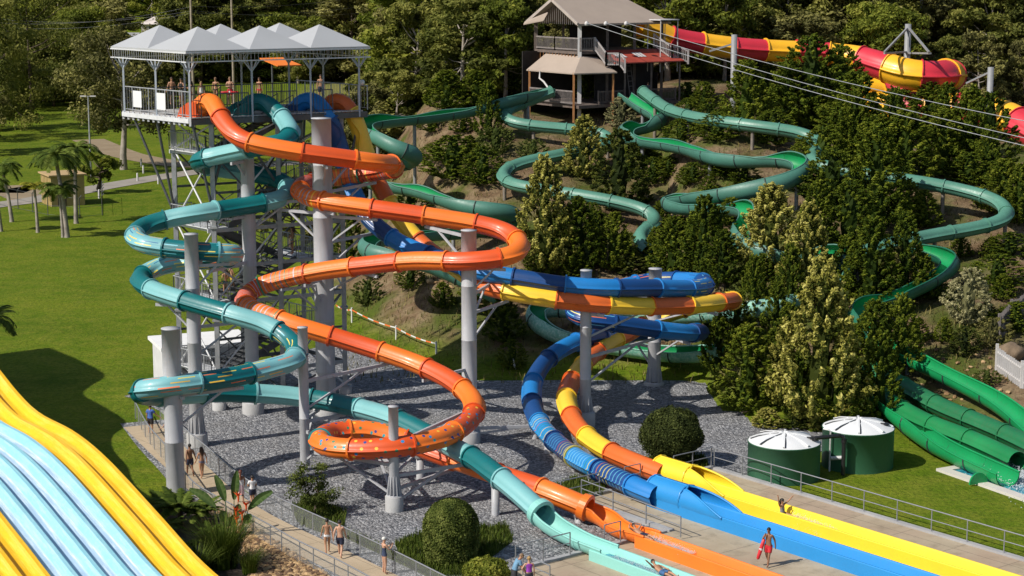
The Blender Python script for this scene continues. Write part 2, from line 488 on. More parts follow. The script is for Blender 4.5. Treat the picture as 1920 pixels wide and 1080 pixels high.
def wn(nt, x, y):
    c = N(nt, 'ShaderNodeCombineXYZ')
    for i, v in enumerate((x, y)):
        if hasattr(v, 'is_output'): L(nt, v, c.inputs[i])
        else: c.inputs[i].default_value = v
    w_ = N(nt, 'ShaderNodeTexWhiteNoise', noise_dimensions='2D'); L(nt, c.outputs[0], w_.inputs['Vector']); return w_.outputs['Value']
def pick(nt, f, cols):
    return ramp(nt, f, [(i/len(cols), c) for i, c in enumerate(cols)], 'CONSTANT')
def patterned(name, col, kind, cols):
    if name in MATS: return MATS[name]
    base = gel(name+'_base', col); m = base.copy(); m.name = name; nt = m.node_tree; b = nt.nodes['Principled BSDF']
    old = b.inputs['Base Color'].links[0].from_socket
    u, v = uvxy(nt)
    if kind == 'rings':
        k = mth(nt, 'MULTIPLY', v, 3.3); cell = mth(nt, 'FLOOR', k); h = wn(nt, cell, 3.0)
        mask = mth(nt, 'LESS_THAN', mth(nt, 'FRACT', k), .23); cc = pick(nt, h, cols)
    elif kind == 'dashes':
        ku = mth(nt, 'MULTIPLY', u, 4.6); row = mth(nt, 'FLOOR', ku)
        kv = mth(nt, 'ADD', mth(nt, 'MULTIPLY', v, .85), mth(nt, 'MULTIPLY', wn(nt, row, 7.0), 5)); c2 = mth(nt, 'FLOOR', kv)
        h = wn(nt, row, c2); fu = mth(nt, 'FRACT', ku); fv = mth(nt, 'FRACT', kv)
        mask = mth(nt, 'MULTIPLY', mth(nt, 'LESS_THAN', mth(nt, 'ABSOLUTE', mth(nt, 'SUBTRACT', fu, .5)), .13), mth(nt, 'LESS_THAN', mth(nt, 'ABSOLUTE', mth(nt, 'SUBTRACT', fv, .5)), .36))
        mask = mth(nt, 'MULTIPLY', mask, mth(nt, 'GREATER_THAN', h, .42)); cc = pick(nt, wn(nt, c2, row), cols)
    else:
        cb = N(nt, 'ShaderNodeCombineXYZ'); L(nt, u, cb.inputs[0]); L(nt, v, cb.inputs[1])
        vo = N(nt, 'ShaderNodeTexVoronoi', Scale=2.1, voronoi_dimensions='2D', Randomness=.8); L(nt, cb.outputs[0], vo.inputs['Vector'])
        mask = mth(nt, 'LESS_THAN', vo.outputs['Distance'], .17)
        s_ = N(nt, 'ShaderNodeSeparateColor'); L(nt, vo.outputs['Color'], s_.inputs[0]); cc = pick(nt, s_.outputs[0], cols)
    L(nt, mixc(nt, mask, old, cc), b.inputs['Base Color']); MATS[name] = m; return m

OL = gel('slide_orange_light', (.86, .185, .018)); OD = gel('slide_orange_deep', (.66, .085, .012))
TD = gel('slide_teal_deep', (.0, .135, .142)); TL = gel('slide_aqua_light', (.185, .44, .45))
BD = gel('slide_navy', (.006, .055, .20)); BL = gel('slide_blue', (.012, .19, .52))
YL = gel('slide_yellow', (.90, .56, .035)); YO = gel('slide_tangerine', (.70, .135, .02))
grey = (.40,.40,.45); mus = (.85,.50,.05); nav = (.02,.06,.25); grn = (.05,.22,.12); tea = (.02,.30,.33)
OLs = patterned('orange_rings_light', (.80, .165, .018), 'rings', [grey, mus, (.16,.20,.30), grn, grey, (.55,.08,.02)])
ODs = patterned('orange_rings_deep', (.66, .085, .012), 'rings', [grey, mus, (.16,.20,.30), grn, grey, (.30,.05,.02)])
OLp = patterned('orange_dots_light', (.86, .185, .018), 'dots', [tea, mus, nav, grn, (.02,.25,.55)])
ODp = patterned('orange_dots_deep', (.66, .085, .012), 'dots', [tea, mus, nav, grn, (.02,.25,.55)])
TDs = patterned('teal_dashes_deep', (.0, .13, .145), 'dashes', [(.75,.18,.06), mus, (.15,.5,.6), (.75,.60,.10), (.0,.06,.2)])
TLs = patterned('aqua_dashes_light', (.18, .43, .46), 'dashes', [(.75,.18,.06), mus, (.02,.15,.30), (.80,.65,.10)])
BDs = patterned('navy_dashes', (.006, .055, .22), 'dashes', [(.75,.18,.06), (.15,.5,.75), (.75,.65,.20)])
BLs = patterned('blue_dashes', (.012, .18, .50), 'dashes', [(.6,.14,.06), (.75,.65,.20), (.01,.05,.2)])
BDr = patterned('navy_rings', (.006, .055, .22), 'rings', [(.06,.28,.45), (.45,.40,.12), (.40,.12,.06), (.08,.30,.45)])
BLr = patterned('blue_rings', (.012, .22, .56), 'rings', [(.22,.48,.60), (.60,.50,.10), (.03,.22,.20), (.45,.16,.08), (.20,.46,.60)])

def tube_sections(root, pts, r, sec, mats, n=22, flange=.085, part='tube_section', v0=0.0, first=None):
    """closed tube cut into separate sections, each with its end flange and side seams"""
    fr = frames(pts); step = (pts[1]-pts[0]).length; RS = r if isinstance(r, list) else [r]*len(pts); r = RS[0]
    k = max(2, int(round(sec/step))); i = 0; q = 0; v = v0
    ang = []
    for a in range(n):
        t = 2*math.pi*a/n; ang.append((t, 1.0))
    # side seam fins at 0 and pi
    prof = []
    for s_ in (0, math.pi):
        prof += [(s_-.07, 1.0), (s_-.05, 1.14), (s_+.05, 1.14), (s_+.07, 1.0)]
        for a in range(1, n//2):
            t = s_+.07+(math.pi-.14)*a/(n//2); prof.append((t, 1.0))
    m = len(prof)
    last = len(pts)-1
    while i < last:
        j = min(last, i+(int(first/step) if first and i == 0 else k))
        if last-j < k*.5: j = last
        b = MB(); vs = []; fs = []; uv = []
        for e in range(i, j+1):
            t, sd, up = fr[e]; p = pts[e]; r = RS[e]
            for (a, f) in prof: vs.append(p+sd*(math.cos(a)*r*f)+up*(math.sin(a)*r*f))
        for e in range(j-i):
            for c in range(m):
                c2 = (c+1) % m; fs.append((e*m+c, e*m+c2, (e+1)*m+c2, (e+1)*m+c))
                ua = prof[c][0]*r; ub = (prof[c2][0]+(2*math.pi if c2 == 0 else 0))*r
                va = v+e*step; vb = va+step
                uv.append([(ua, va), (ub, va), (ub, vb), (ua, vb)])
        b.add(vs, fs, uv, smooth=True)
        t, sd, up = fr[i]; ring = []; fs = []; r = RS[i]
        for (o_, rr) in ((-.03, r*.99), (-.03, r+flange), (.07, r+flange), (.07, r*.99)):
            for c in range(n):
                a = 2*math.pi*c/n; ring.append(pts[i]+t*o_+sd*(math.cos(a)*rr)+up*(math.sin(a)*rr))
        for w_ in range(3):
            for c in range(n):
                c2 = (c+1) % n; fs.append((w_*n+c, w_*n+c2, (w_+1)*n+c2, (w_+1)*n+c))
        b.add(ring, fs, [[(0, v)]*4]*len(fs))
        b.build(part, mats(q, i, j), root)
        v += (j-i)*step; i = j; q += 1
    return q

def trough_sections(root, pts, r, sec, m_in, m_out, base=100, hi=55, part='flume_section', lim=None, thick=.05, bank=True, seam=None):
    """open flume; the outer wall of a bend rises. lim(i,n)->(left,right) wall angles overrides"""
    fr = frames(pts); n = len(pts); step = (pts[1]-pts[0]).length
    cv = []
    for i in range(n):
        a, b_ = fr[max(0, i-3)][0], fr[min(n-1, i+3)][0]
        cv.append((a.x*b_.y-a.y*b_.x)/(6*step))
    sm = []
    for i in range(n):
        w_ = cv[max(0, i-5):i+6]; sm.append(sum(w_)/len(w_))
    k = max(2, int(round(sec/step))); i = 0; q = 0; last = n-1; na = 14
    def walls(e):
        if lim: return lim(e, n)
        c = max(-1, min(1, sm[e]*4.5)) if bank else 0
        # left turn (c>0): right wall (sd side) rises
        return (base+hi*max(0, -c), base+hi*max(0, c))
    while i < last:
        j = min(last, i+k)
        if last-j < k*.5: j = last
        b = MB(); rows = j-i+1
        for (rr, mi, fl) in ((r, 0, False), (r+thick, 1, True)):
            vs = []; fs = []
            for e in range(i, j+1):
                t, sd, up = fr[e]; la, ra = walls(e)
                for c in range(na+1):
                    a = R(-90-la+(la+ra)*c/na)
                    vs.append(pts[e]+sd*(math.cos(a)*rr)+up*(math.sin(a)*rr))
            for e in range(rows-1):
                for c in range(na):
                    f = (e*(na+1)+c, e*(na+1)+c+1, (e+1)*(na+1)+c+1, (e+1)*(na+1)+c)
                    fs.append(f[::-1] if fl else f)
            b.add(vs, fs, smooth=True, mi=mi)
        # rims
        for side in (0, 1):
            line = []
            for e in range(i, j+1):
                t, sd, up = fr[e]; la, ra = walls(e); a = R(-90-la) if side == 0 else R(-90+ra)
                line.append(pts[e]+sd*(math.cos(a)*(r+thick*.5))+up*(math.sin(a)*(r+thick*.5)))
            b.tube(line, .06, 6, mi=1)
        # joint flange outside
        t, sd, up = fr[i]; la, ra = walls(i); line = []
        for c in range(na+1):
            a = R(-90-la+(la+ra)*c/na); line.append(pts[i]+sd*(math.cos(a)*(r+thick))+up*(math.sin(a)*(r+thick)))
        b.tube(line, .06, 5, mi=2 if q else 1)
        b.build(part, [m_in, m_out, seam or M_SEAM], root); i = j; q += 1
M_SEAM = simple('slide_seam', (.03, .05, .045), .6)

def ctrl(lst): return [W(x, y, d) for x, y, d, *_ in lst]
def tags(lst, pts):
    P = ctrl(lst); out = []; k = 0
    # arc-length order keeps loops apart
    L0 = [0]
    for a, c in zip(P, P[1:]): L0.append(L0[-1]+(c-a).length)
    tot = sum((c-a).length for a, c in zip(pts, pts[1:])); acc = 0
    for i, p in enumerate(pts):
        if i: acc += (pts[i]-pts[i-1]).length
        s = acc/tot*L0[-1]
        while k < len(L0)-2 and s > (L0[k]+L0[k+1])/2: k += 1
        out.append(lst[k][3] if len(lst[k]) > 3 else '')
    return out
SR = .53
PO = [(372,204,109.5),(384,192,109.2),(399,194,108.6),(409,210,107.8),(422,232,107),(444,255,106.2),(480,270,105.8),(560,285,105.8),(640,296,106.2),(705,305,107),(737,309,109,'s'),
 (735,318,112,'s'),(690,325,113.2,'s'),(630,333,113.6,'s'),(585,341,112.8,'s'),(563,352,110.9,'s'),(575,368,108.6,'s'),(620,379,107.6),(700,391,107),(800,405,106.6),(900,421,106.2),(950,436,105.6),
 (974,456,104.4),(968,473,103.2),(935,484,102.6),(870,490,102.7),(780,489,104),(700,496,105.2),(610,507,106.6),(540,521,107.5,'s'),(490,536,108,'s'),(461,556,107.4,'s'),(467,576,105.4,'s'),(510,594,104,'s'),
 (560,612,103.4),(640,636,103.2),(720,661,102.6),(790,686,101.6),(848,715,100),(882,744,98.5),(890,769,97,'p'),(873,795,95.3,'p'),(830,820,93,'p'),(760,836,91.6,'p'),(690,842,91.5,'p'),(625,839,92.2,'p'),
 (600,827,93.6,'p'),(620,812,95.8,'p'),(690,808,96.5,'p'),(760,824,96.2),(800,843,95.9),(870,868,94.6),(940,892,92.8),(1010,915,91),(1060,935,90.1),(1100,952,89.6)]
PT = [(458,205,111),(474,192,111.2),(498,194,111.2),(522,213,110.7),(539,234,109.7),(545,250,108.4),(532,265,107.3),(502,273,106.9),(470,279,107.3),(412,291,108.5),(382,298,109),(374,306,110.4),(410,316,112.4),(470,325,113),
 (520,337,112.8),(540,352,111.8),(530,370,110.4),(495,380,109.6),(440,389,108.8),(370,400,107.4),(310,412,107.2),(270,425,106.6),(253,440,105.3,'s'),(266,456,103.7,'s'),(310,465,103.3,'s'),(370,471,103,'s'),(420,474,103.2,'s'),
 (440,477,104.4,'s'),(410,486,106.4,'s'),(350,491,107.3,'s'),(300,500,107.5,'s'),(266,518,106.6),(268,533,105.2),(300,549,103.4),(370,571,101.7),(440,591,100.6),(500,610,100.2),(540,634,99.6),(558,655,98.6,'s'),(546,677,97.4,'s'),
 (500,692,96.5,'s'),(440,706,95.2,'s'),(370,717,93.9,'s'),(315,724,93.2,'s'),(267,732,93.6,'s'),(272,741,95.2),(330,741,97.4),(420,736,99.6),(540,742,100.6),(640,758,100),(740,785,97.5),(830,829,95),(890,861,92.6),(925,886,91),(968,920,89.4),(1015,962,87.9)]
PB = [(553,208,114.2),(567,192,114),(588,190,113.8),(606,207,113.5),(620,228,113.6),(636,270,114.2),(652,330,114),(672,378,113.4),(700,418,112.6),(750,455,111.4),(810,480,110),(860,497,108.6),(905,510,107.6),(980,523,107.1),(1060,535,106.9),
 (1140,540,107.2),(1220,540,108.8),(1290,541,111.4,'s'),(1322,536,114.2,'s'),(1308,527,118,'s'),(1226,526,120.7,'s'),(1140,545,118.6,'s'),(1090,566,115.4,'s'),(1078,583,113,'s'),(1095,597,111.8,'s'),(1150,606,112),(1226,617,113.2),(1290,624,114.8),
 (1314,623,117),(1280,623,119.6),(1215,624,120.8),(1150,628,118.6),(1090,638,115.2),(1035,667,112.8),(1003,708,110.4),(997,750,107.4),(1010,790,104.4),(1035,822,101.8,'r'),(1080,858,98.4,'r'),(1125,882,95.8,'r'),(1160,898,94.3,'r'),(1200,917,92.8),(1232,930,91.9)]
PY = [(612,203,115),(625,191,114.8),(642,193,114.8),(657,208,114.8),(669,232,114.8),(682,272,115),(697,315,114.8),(715,355,114.6),(740,397,114.2),(768,433,113.8),(800,465,113.2),(850,500,111.4),(905,534,108.4),(960,548,107.2),
 (1040,561,106.8),(1120,570,107),(1200,574,108.4),(1290,573,110.6),(1350,567,113),(1374,564,115.4),(1355,563,118),(1300,575,120.4),(1230,598,121.2),(1180,625,119.6),(1130,652,116.6),(1085,694,112),(1063,738,108),(1068,772,105),(1090,808,102.4),(1130,840,99.8),(1185,866,97.4),(1245,889,95.6)]

SLIDES = {}
def colour_slide(key, lst, name, label, pairs, sec=3.2, first=None):
    P = ctrl(lst); pts = crom(P, .28); tg = tags(lst, pts); SLIDES[key] = pts
    root = thing(name, label, 'water slide', (pts[-1].x, pts[-1].y, 0))
    def mats(q, i, j):
        t = tg[(i+j)//2]; return pairs.get(t, pairs[''])[q % 2]
    tube_sections(root, pts, SR, sec, mats, first=first)
    # entry bell at the platform: round lip with a low side fin
    return root, pts
ro, po = colour_slide('O', PO, 'tube_slide', 'orange enclosed tube slide with ringed bends and a polka dot lower curl', {'': (OL, OD), 's': (ODs, OLs), 'p': (OLp, ODp)})
rt, pt_ = colour_slide('T', PT, 'tube_slide', 'teal and aqua enclosed tube slide winding down the left side of the tower', {'': (TD, TL), 's': (TDs, TLs)})
rb, pb_ = colour_slide('B', PB, 'tube_slide', 'blue enclosed tube slide with ringed lower section and flat blue run-out', {'': (BL, BD), 's': (BDs, BLs), 'r': (BLr, BDr)})
ry, py_ = colour_slide('Y', PY, 'tube_slide', 'yellow and orange banded tube slide ending in a yellow run-out lane', {'': (YO, YL)}, 3.0, 2.1)
def entry(root, pts, m):
    d = (pts[0]-pts[2]).normalized(); a = V((d.x, d.y, 0)).normalized(); c = V((-a.y, a.x, 0)); p = pts[0]
    b = MB(); b.prism([((p+a*x+c*y).x, (p+a*x+c*y).y) for x, y in ((-.3,-.62),(1.0,-.55),(1.3,-.2),(1.3,.2),(1.0,.55),(-.3,.62))], p.z-.75, p.z-.42)
    for s_ in (-1, 1):
        q = [p+c*(s_*.6)+a*x+V((0,0,z)) for x, z in ((-.3,-.5),(1.1,-.5),(.9,.05),(.3,.4),(-.3,.45))]
        b.add([v-c*.04 for v in q]+[v+c*.04 for v in q], [(4,3,2,1,0),(5,6,7,8,9)]+[(i, (i+1) % 5, 5+(i+1) % 5, 5+i) for i in range(5)])
    b.build('entry_tub', m, root)
entry(ro, po, OD); entry(rt, pt_, TD); entry(rb, pb_, BD); entry(ry, py_, gel('slide_olive', (.42,.30,.02)))

# open run-outs ------------------------------------------------------
def lane(root, t0, s0, s1, m, w=1.36, hw=.66, z=DZ, part='runout_lane'):
    prof = [(0,0),(0,hw-.03),(.03,hw),(.10,hw),(.14,hw-.05),(.30,.16),(.40,.11),(w-.40,.11),(w-.30,.16),(w-.14,hw-.05),(w-.10,hw),(w-.03,hw),(w,hw-.03),(w,0)]
    b = MB(); n = len(prof); ns = 12; vs = []
    for k in range(ns+1):
        s = s0+(s1-s0)*k/ns
        for (t, h) in prof: vs.append(LW(s, t0+t, z+h))
    b.add(vs, [(k*n+i, k*n+i+1, (k+1)*n+i+1, (k+1)*n+i) for k in range(ns) for i in range(n-1)])
    b.add([vs[i] for i in range(n)], [tuple(range(n))]); b.add([vs[ns*n+i] for i in range(n)], [tuple(range(n))[::-1]])
    return b.build(part, m, root)
def shroud(root, t0, s0, m, w=1.36, z=DZ):
    """arched hood over the start of the lane that opens and sinks into the lane walls"""
    r = w/2+.04; c0 = LW(s0-.05, t0+w/2, z+.74); pts = [c0+LD*(k*.2) for k in range(28)]
    n = len(pts)
    def lim(e, n_):
        s = e*.2
        if s < 2.5: return (179.5, 179.5)
        u = (s-2.5)/2.9
        a = 150-70*min(1, u)**1.3
        return (a, a)
    trough_sections(root, pts, r-.05, 2.5, m, m, lim=lim, part='exit_hood', thick=.06, seam=m)
gel_ = gel
LY = gel('lane_yellow', (.88, .63, .03), .04, .4); LB = gel('lane_blue', (.02, .25, .60), .05, .4); LO = gel('lane_orange', (.86, .20, .02), .05, .4); LQ = gel('lane_aqua', (.25, .58, .52), .05, .4)
lane(ry, 64.42, -69.3, -38, LY); shroud(ry, 64.42, -69.3, LY)
lane(rb, 61.66, -66.7, -38, LB); shroud(rb, 61.66, -66.7, LB)
lane(ro, 56.62, -62.0, -40, LO, 1.15, .62); lane(rt, 53.72, -61.9, -40, LQ, 1.3, .5)
def exit_trough(root, a, d0, end, r, m_in, m_out):
    """half pipe from the tube mouth down to the lane"""
    m1 = a+d0*1.6; pts = crom([a-d0*.15, a+d0*.9, (a+end)/2+V((0,0,-.22)), end-LD*.6, end], .25); n = len(pts)
    def lim(e, n_):
        u = e/(n_-1)
        v = 108-18*min(1, u*1.5)
        return (v, v)
    trough_sections(root, pts, r, 3.4, m_in, m_out, lim=lim, part='exit_trough', thick=.06, seam=m_out)
    # heavy collar round the mouth
    b = MB(); t, sd, up = frames([a-d0, a])[0]; ring = []; fs = []; nn = 26
    for (o_, rr) in ((-.28, r*1.0), (-.28, r+.12), (.1, r+.16), (.14, r+.06), (.14, r*.97), (-.28, r*.97)):
        for c in range(nn):
            g = 2*math.pi*c/nn; ring.append(a+t*o_+sd*(math.cos(g)*rr)+up*(math.sin(g)*rr))
    for w_ in range(5):
        for c in range(nn):
            c2 = (c+1) % nn; fs.append((w_*nn+c, w_*nn+c2, (w_+1)*nn+c2, (w_+1)*nn+c))
    b.add(ring, fs, smooth=False); b.build('mouth_collar', m_out, root)
exit_trough(ro, po[-1], (po[-1]-po[-4]).normalized(), LW(-61.4, 56.62+.575, DZ+.66), .52, LO, OL)
exit_trough(rt, pt_[-1], (pt_[-1]-pt_[-4]).normalized(), LW(-61.2, 53.72+.65, DZ+.62), .54, LQ, LQ)
# water film in the aqua lane and trough
b = MB(); fv = []
for k in range(40):
    s = -61.6+k*.4
    for t in (.22, 1.08): fv.append(LW(s, 53.72+t+.06*math.sin(k*1.7+t*9), DZ+.2))
b.add(fv, [(2*k, 2*k+1, 2*k+3, 2*k+2) for k in range(39)])
tag(b.build('water', M_WATER), kind='structure')
splash('water_spray', LW(-61.0, 57.2, DZ+.35), LD, 2.6, .45, .25, 700, 9, .06)
splash('water_spray', LW(-60.0, 54.4, DZ+.25), LD, 6.5, .5, .12, 700, 10, .05)

# ------------------------------------------------------------------ mat racer at the lower left
def mat_racer():
    P0 = V((-13.35, 77.6, 0)); D = V((-.61, .79, 0)).normalized(); C = V((-D.y, D.x, 0))
    prof = [(-9,.25),(-4,.5),(0,1.1),(4,2.3),(9,3.75),(12.6,4.35),(16.7,4.5),(19.4,5.1),(22,6.0),(25.8,6.9),(29,8.2),(31.6,10.1),(36,10.8),(40.2,11.2),(42.5,12.6),(45.2,14.6),(50,15.2),(56,15.4)]
    line = crom([P0+D*s+V((0,0,z)) for s, z in prof], .8)
    root = thing('mat_racing_slide', 'wide multi lane mat slide with yellow and pale blue lanes dropping in humps', 'water slide', (P0.x, P0.y, 0))
    yf = gel('racer_yellow', (.88, .50, .012), .08, .4, .25, (.62,.26,.01)); yd = simple('racer_shade_brown', (.22,.07,.01), .6)
    bf = gel('racer_white', (.44, .60, .76), .08, .4, .3, (.40,.56,.74)); bw = gel('racer_aqua', (.27, .58, .68), .08, .4, .25, (.55,.78,.82)); bd = simple('racer_groove_navy', (.01,.03,.16), .6)
    pitch = 1.07
    for m_, cc, am in ((bf, (.80,.88,.94), .7), (bw, (.55,.80,.86), .35), (yf, (.95,.62,.10), .5)):
        nt = m_.node_tree; bs = nt.nodes['Principled BSDF']; old = bs.inputs['Base Color'].links[0].from_socket
        mp = N(nt, 'ShaderNodeMapping', vector_type='POINT'); mp.inputs['Rotation'].default_value = (0, 0, -math.atan2(D.y, D.x)); L(nt, pos(nt), mp.inputs[0])
        mq = N(nt, 'ShaderNodeMapping'); mq.inputs['Scale'].default_value = (.35, 4.5, .35); L(nt, mp.outputs[0], mq.inputs[0])
        f = ramp(nt, noise(nt, mq.outputs[0], 1.6, 6, .75), [(.48, (0,0,0)), (.60, (am,)*3)])
        L(nt, mixc(nt, f, old, cc), bs.inputs['Base Color'])
    kinds = ['y','y','b','b','b','b','y','y','y']
    for i, k in enumerate(kinds):
        o_ = i*pitch
        # rail, trough floor, dark line (on yellow lanes a shadow painted brown)
        pr = [(.0,.0),(.0,.30),(.05,.36),(.22,.36),(.34,.26),(.44,.05),(.50,.02),(.88,.02),(.93,.03),(.955,.03),(1.03,.03),(1.035,.0)]
        mi_ = [1,1,1,1,1,0,0,0,2,2,2]
        b = MB(); n = len(pr); vs = []
        for p in line:
            for (t, h) in pr: vs.append(p+C*(o_+t*pitch)+V((0,0,h)))
        for a in range(n-1):
            b.add([], [])
            off = len(b.v)
        o0 = len(b.v); b.v += [tuple(v) for v in vs]
        for e in range(len(line)-1):
            for a in range(n-1):
                f = [o0+e*n+a, o0+e*n+a+1, o0+(e+1)*n+a+1, o0+(e+1)*n+a]
                b.f.append(f[::-1]); b.smooth.append(False); b.mi.append(mi_[a]); b.uv.append(None)
        b.build('slide_lane', [yf, yf, yd] if k == 'y' else [bf, bw, bd], root)
    W_ = pitch*len(kinds)
    b = MB()
    for e in range(len(line)-1):
        p, q = line[e], line[e+1]
        for s_ in (0, 1):
            a = C*(s_*W_)
            b.add([p+a+V((0,0,.3)), q+a+V((0,0,.3)), q+a-V((0,0,.5)), p+a-V((0,0,.5))], [(0,1,2,3)])
        b.add([p-V((0,0,.3)), q-V((0,0,.3)), q+C*W_-V((0,0,.3)), p+C*W_-V((0,0,.3))], [(0,1,2,3)])
    b.build('slide_underside', gel('racer_side', (.75,.36,.01), .08, .5), root)
    for s in (6, 14, 24, 33, 42, 52):
        pp = min(line, key=lambda q: abs((q-P0).dot(D)-s))
        for t in (.6, W_/2, W_-.6):
            b = MB(); b.tube([V((pp.x, pp.y, 0))+C*t, pp+C*t-V((0,0,.3))], .16, 10); b.build('support_post', M_COL, root)
M_COL = simple('column_paint', (.41,.415,.435), .5, .09, 1.2)
def _streak():
    nt = M_COL.node_tree; b = nt.nodes['Principled BSDF']; old = b.inputs['Base Color'].links[0].from_socket
    mp = N(nt, 'ShaderNodeMapping'); mp.inputs['Scale'].default_value = (5, 5, .28); L(nt, pos(nt), mp.inputs[0])
    f = ramp(nt, noise(nt, mp.outputs[0], 1.0, 5, .7), [(.52, (0,0,0)), (.74, (.55,.55,.55))])
    L(nt, mixc(nt, f, old, (.25,.235,.225)), b.inputs['Base Color'])
_streak()
mat_racer()
# ================================================================== SUPPORT COLUMNS
M_STEEL = simple('galvanised_steel', (.36,.37,.385), .45, .18, 3, metal=.3)
M_DSTEEL = simple('dark_steel', (.10,.105,.11), .5, .2, 3, metal=.3)
M_WSTEEL = simple('white_steel', (.62,.63,.65), .45, .1, 3)
def column(top, base, r, label, foot=None, arms=(), auto=True, arm_max=4.6):
    bp = G(*base); bp = V(((bp.x*2+G(base[0], base[1]).x)/3, bp.y, 0))
    tx = (top[0]+base[0])/2
    q = G(tx, base[1]); bp = V((q.x, q.y, 0))
    # height from the top pixel at the depth of the axis
    ztop = AT(top[0], top[1], bp.y).z
    root = thing('support_column', label, 'support column', bp, 'white columns that carry the tube slides')
    b = MB(); seams = [v for z in np.arange(2.9, ztop-1, 3.1) for v in ((r, z-.03), (r+.014, z-.012), (r+.014, z+.012), (r, z+.03))]; b.lathe(bp, [(r, .3)]+seams+[(r, ztop-.05), (r+.02, ztop-.05), (r+.02, ztop), (0, ztop+.02)], 28); b.build('shaft', M_COL, root)
    if foot:
        fr_, fh = foot
        b = MB(); b.lathe(bp, [(fr_, -.3), (fr_, fh-.03), (fr_-.03, fh), (0, fh)], 28); b.build('footing', M_CONC, root)
        b = MB(); b.lathe(bp, [(fr_*.86, fh), (fr_*.86, fh+.05), (r, fh+.05)], 28)
        for k in range(12):
            a = 2*math.pi*k/12; d = V((math.cos(a), math.sin(a), 0)); c = V((-d.y, d.x, 0))*.02
            P = [bp+d*r*.98+V((0,0,fh+.05)), bp+d*fr_*.84+V((0,0,fh+.05)), bp+d*(r+.02)+V((0,0,fh+1.0)), bp+d*r*.98+V((0,0,fh+1.0))]
            b.add([p-c for p in P]+[p+c for p in P], [(3,2,1,0),(4,5,6,7),(0,1,5,4),(1,2,6,5),(2,3,7,6),(3,0,4,7)])
        b.build('base_flange', M_COL, root)
    tg = []
    if auto:
        for key, pts in SLIDES.items():
            n = len(pts); ds = [math.hypot(p.x-bp.x, p.y-bp.y) for p in pts]
            i = 0
            for i in range(3, n-3):
                if ds[i] < arm_max and ds[i] > r+SR*.9 and ds[i] == min(ds[max(0, i-9):i+10]) and pts[i].z < ztop+1.3 and pts[i].z > 1.3: tg.append(pts[i])
    for key, x, y in arms:
        c = min(SLIDES[key], key=lambda p: (proj(p)[0]-x)**2+(proj(p)[1]-y)**2); tg.append(c)
    used = []
    for p in tg:
        if any((p-u_).length < 1.2 for u_ in used): continue
        used.append(p)
        za = min(p.z-SR-.12, ztop-.25); d = V((p.x-bp.x, p.y-bp.y, 0)); ln = d.length; d.normalize()
        b = MB(); a0 = bp+d*r*.9+V((0,0,za)); a1 = V((p.x, p.y, za))+d*.35
        b.beam(a0, a1, .13, .17)
        b.beam(V((p.x,p.y,za)), V((p.x,p.y,p.z-SR*.9)), .16)
        c = V((-d.y, d.x, 0))
        b.build('arm', M_COL, root)
        if ln > 1.3:
            b = MB(); drop = min(1.5, za-.5, ln*.6)
            b.beam(bp+d*r*.9+V((0,0,za-drop)), bp+d*(r+(ln-r)*.72)+V((0,0,za-.06)), .10); b.build('brace', M_COL, root)
    return root, bp, ztop
def proj(p):
    x, y, z = p.x, p.y, p.z-CAMH
    dep = y*CP-z*SP; up = y*SP+z*CP
    return (960+F*x/dep, 540-F*up/dep)
column((318,615), (342,930), .47, 'thick pale column nearest the footpath beneath the lowest left teal bend', arms=(('T',330,722),('T',440,706)))
column((358,438), (382,836), .39, 'pale column beside the footpath that holds the dashed teal bends', (.60,.75), (('T',370,471),('T',420,475),('T',300,549)))
column((460,292), (490,775), .41, 'pale column in front of the stair tower between two teal hairpins', (.66,.72), (('T',440,389),('T',410,291),('T',540,352)))
column((603,221), (621,784), .58, 'tallest and thickest column standing under the blue tube entry', (.80,.7), (('O',700,325),('O',640,296),('Y',682,272),('O',620,379),('O',700,391),('B',700,418),('O',700,496),('O',540,521)), arm_max=3.5)
column((568,613), (577,882), .27, 'slim column behind the round headed shrub beside the lower teal bend', None, (('O',720,661),('T',558,655),('T',640,758)))
column((737,761), (742,958), .25, 'short slim column with concrete footing inside the polka dot orange curl', (.46,.8), (('O',882,744),('O',690,808),('O',600,827)))
column((873,431), (888,830), .43, 'tall pale column beneath the big orange right hand bend', (.62,.7), (('O',800,405),('O',940,484),('B',960,520),('Y',960,548)))
column((1094,506), (1100,800), .33, 'pale column between the blue and yellow tubes beside the gravel', (.60,.9), (('B',1290,541),('Y',1120,570),('B',1226,617),('B',1090,638),('Y',1085,694)))
column((1226,503), (1226,722), .42, 'pale column at the rear of the gravel under the right blue and yellow bends', (.66,.2), (('B',1322,536),('Y',1340,567),('B',1290,624)))
def stub(key, x, y, base, r, label):
    bp = G(*base); p = min(SLIDES[key], key=lambda q: (proj(q)[0]-x)**2+(proj(q)[1]-y)**2)
    bp = V((p.x, p.y, 0))
    root = thing('support_post', label, 'support post', bp, 'short posts under the lower tubes')
    b = MB(); b.lathe(bp, [(r, -.1), (r, max(.3, p.z-SR-.1)), (0, max(.3, p.z-SR-.1))], 20); b.build('shaft', M_COL, root)
    b = MB(); b.box((p.x, p.y, max(.3, p.z-SR)), (.5, .5, .12)); b.build('saddle', M_STEEL, root)
stub('O', 787, 840, (787,908), .2, 'short post under the orange tube left of its crossing below the teal tube')
stub('T', 928, 888, (928,970), .2, 'short post under the straight teal tube near its mouth')
stub('O', 1085, 946, (1095,975), .2, 'low grey post under the mouth of the orange tube')
stub('B', 1003, 775, (1003,820), .19, 'left of the two low posts under the blue ringed bend')
stub('B', 1028, 816, (1027,855), .2, 'right of the two low posts under the blue ringed bend')
stub('Y', 1063, 740, (1063,800), .19, 'low post under the yellow and orange hairpin behind the blue tube')
stub('B', 1110, 875, (1110,890), .19, 'low post half hidden under the ringed blue straight')

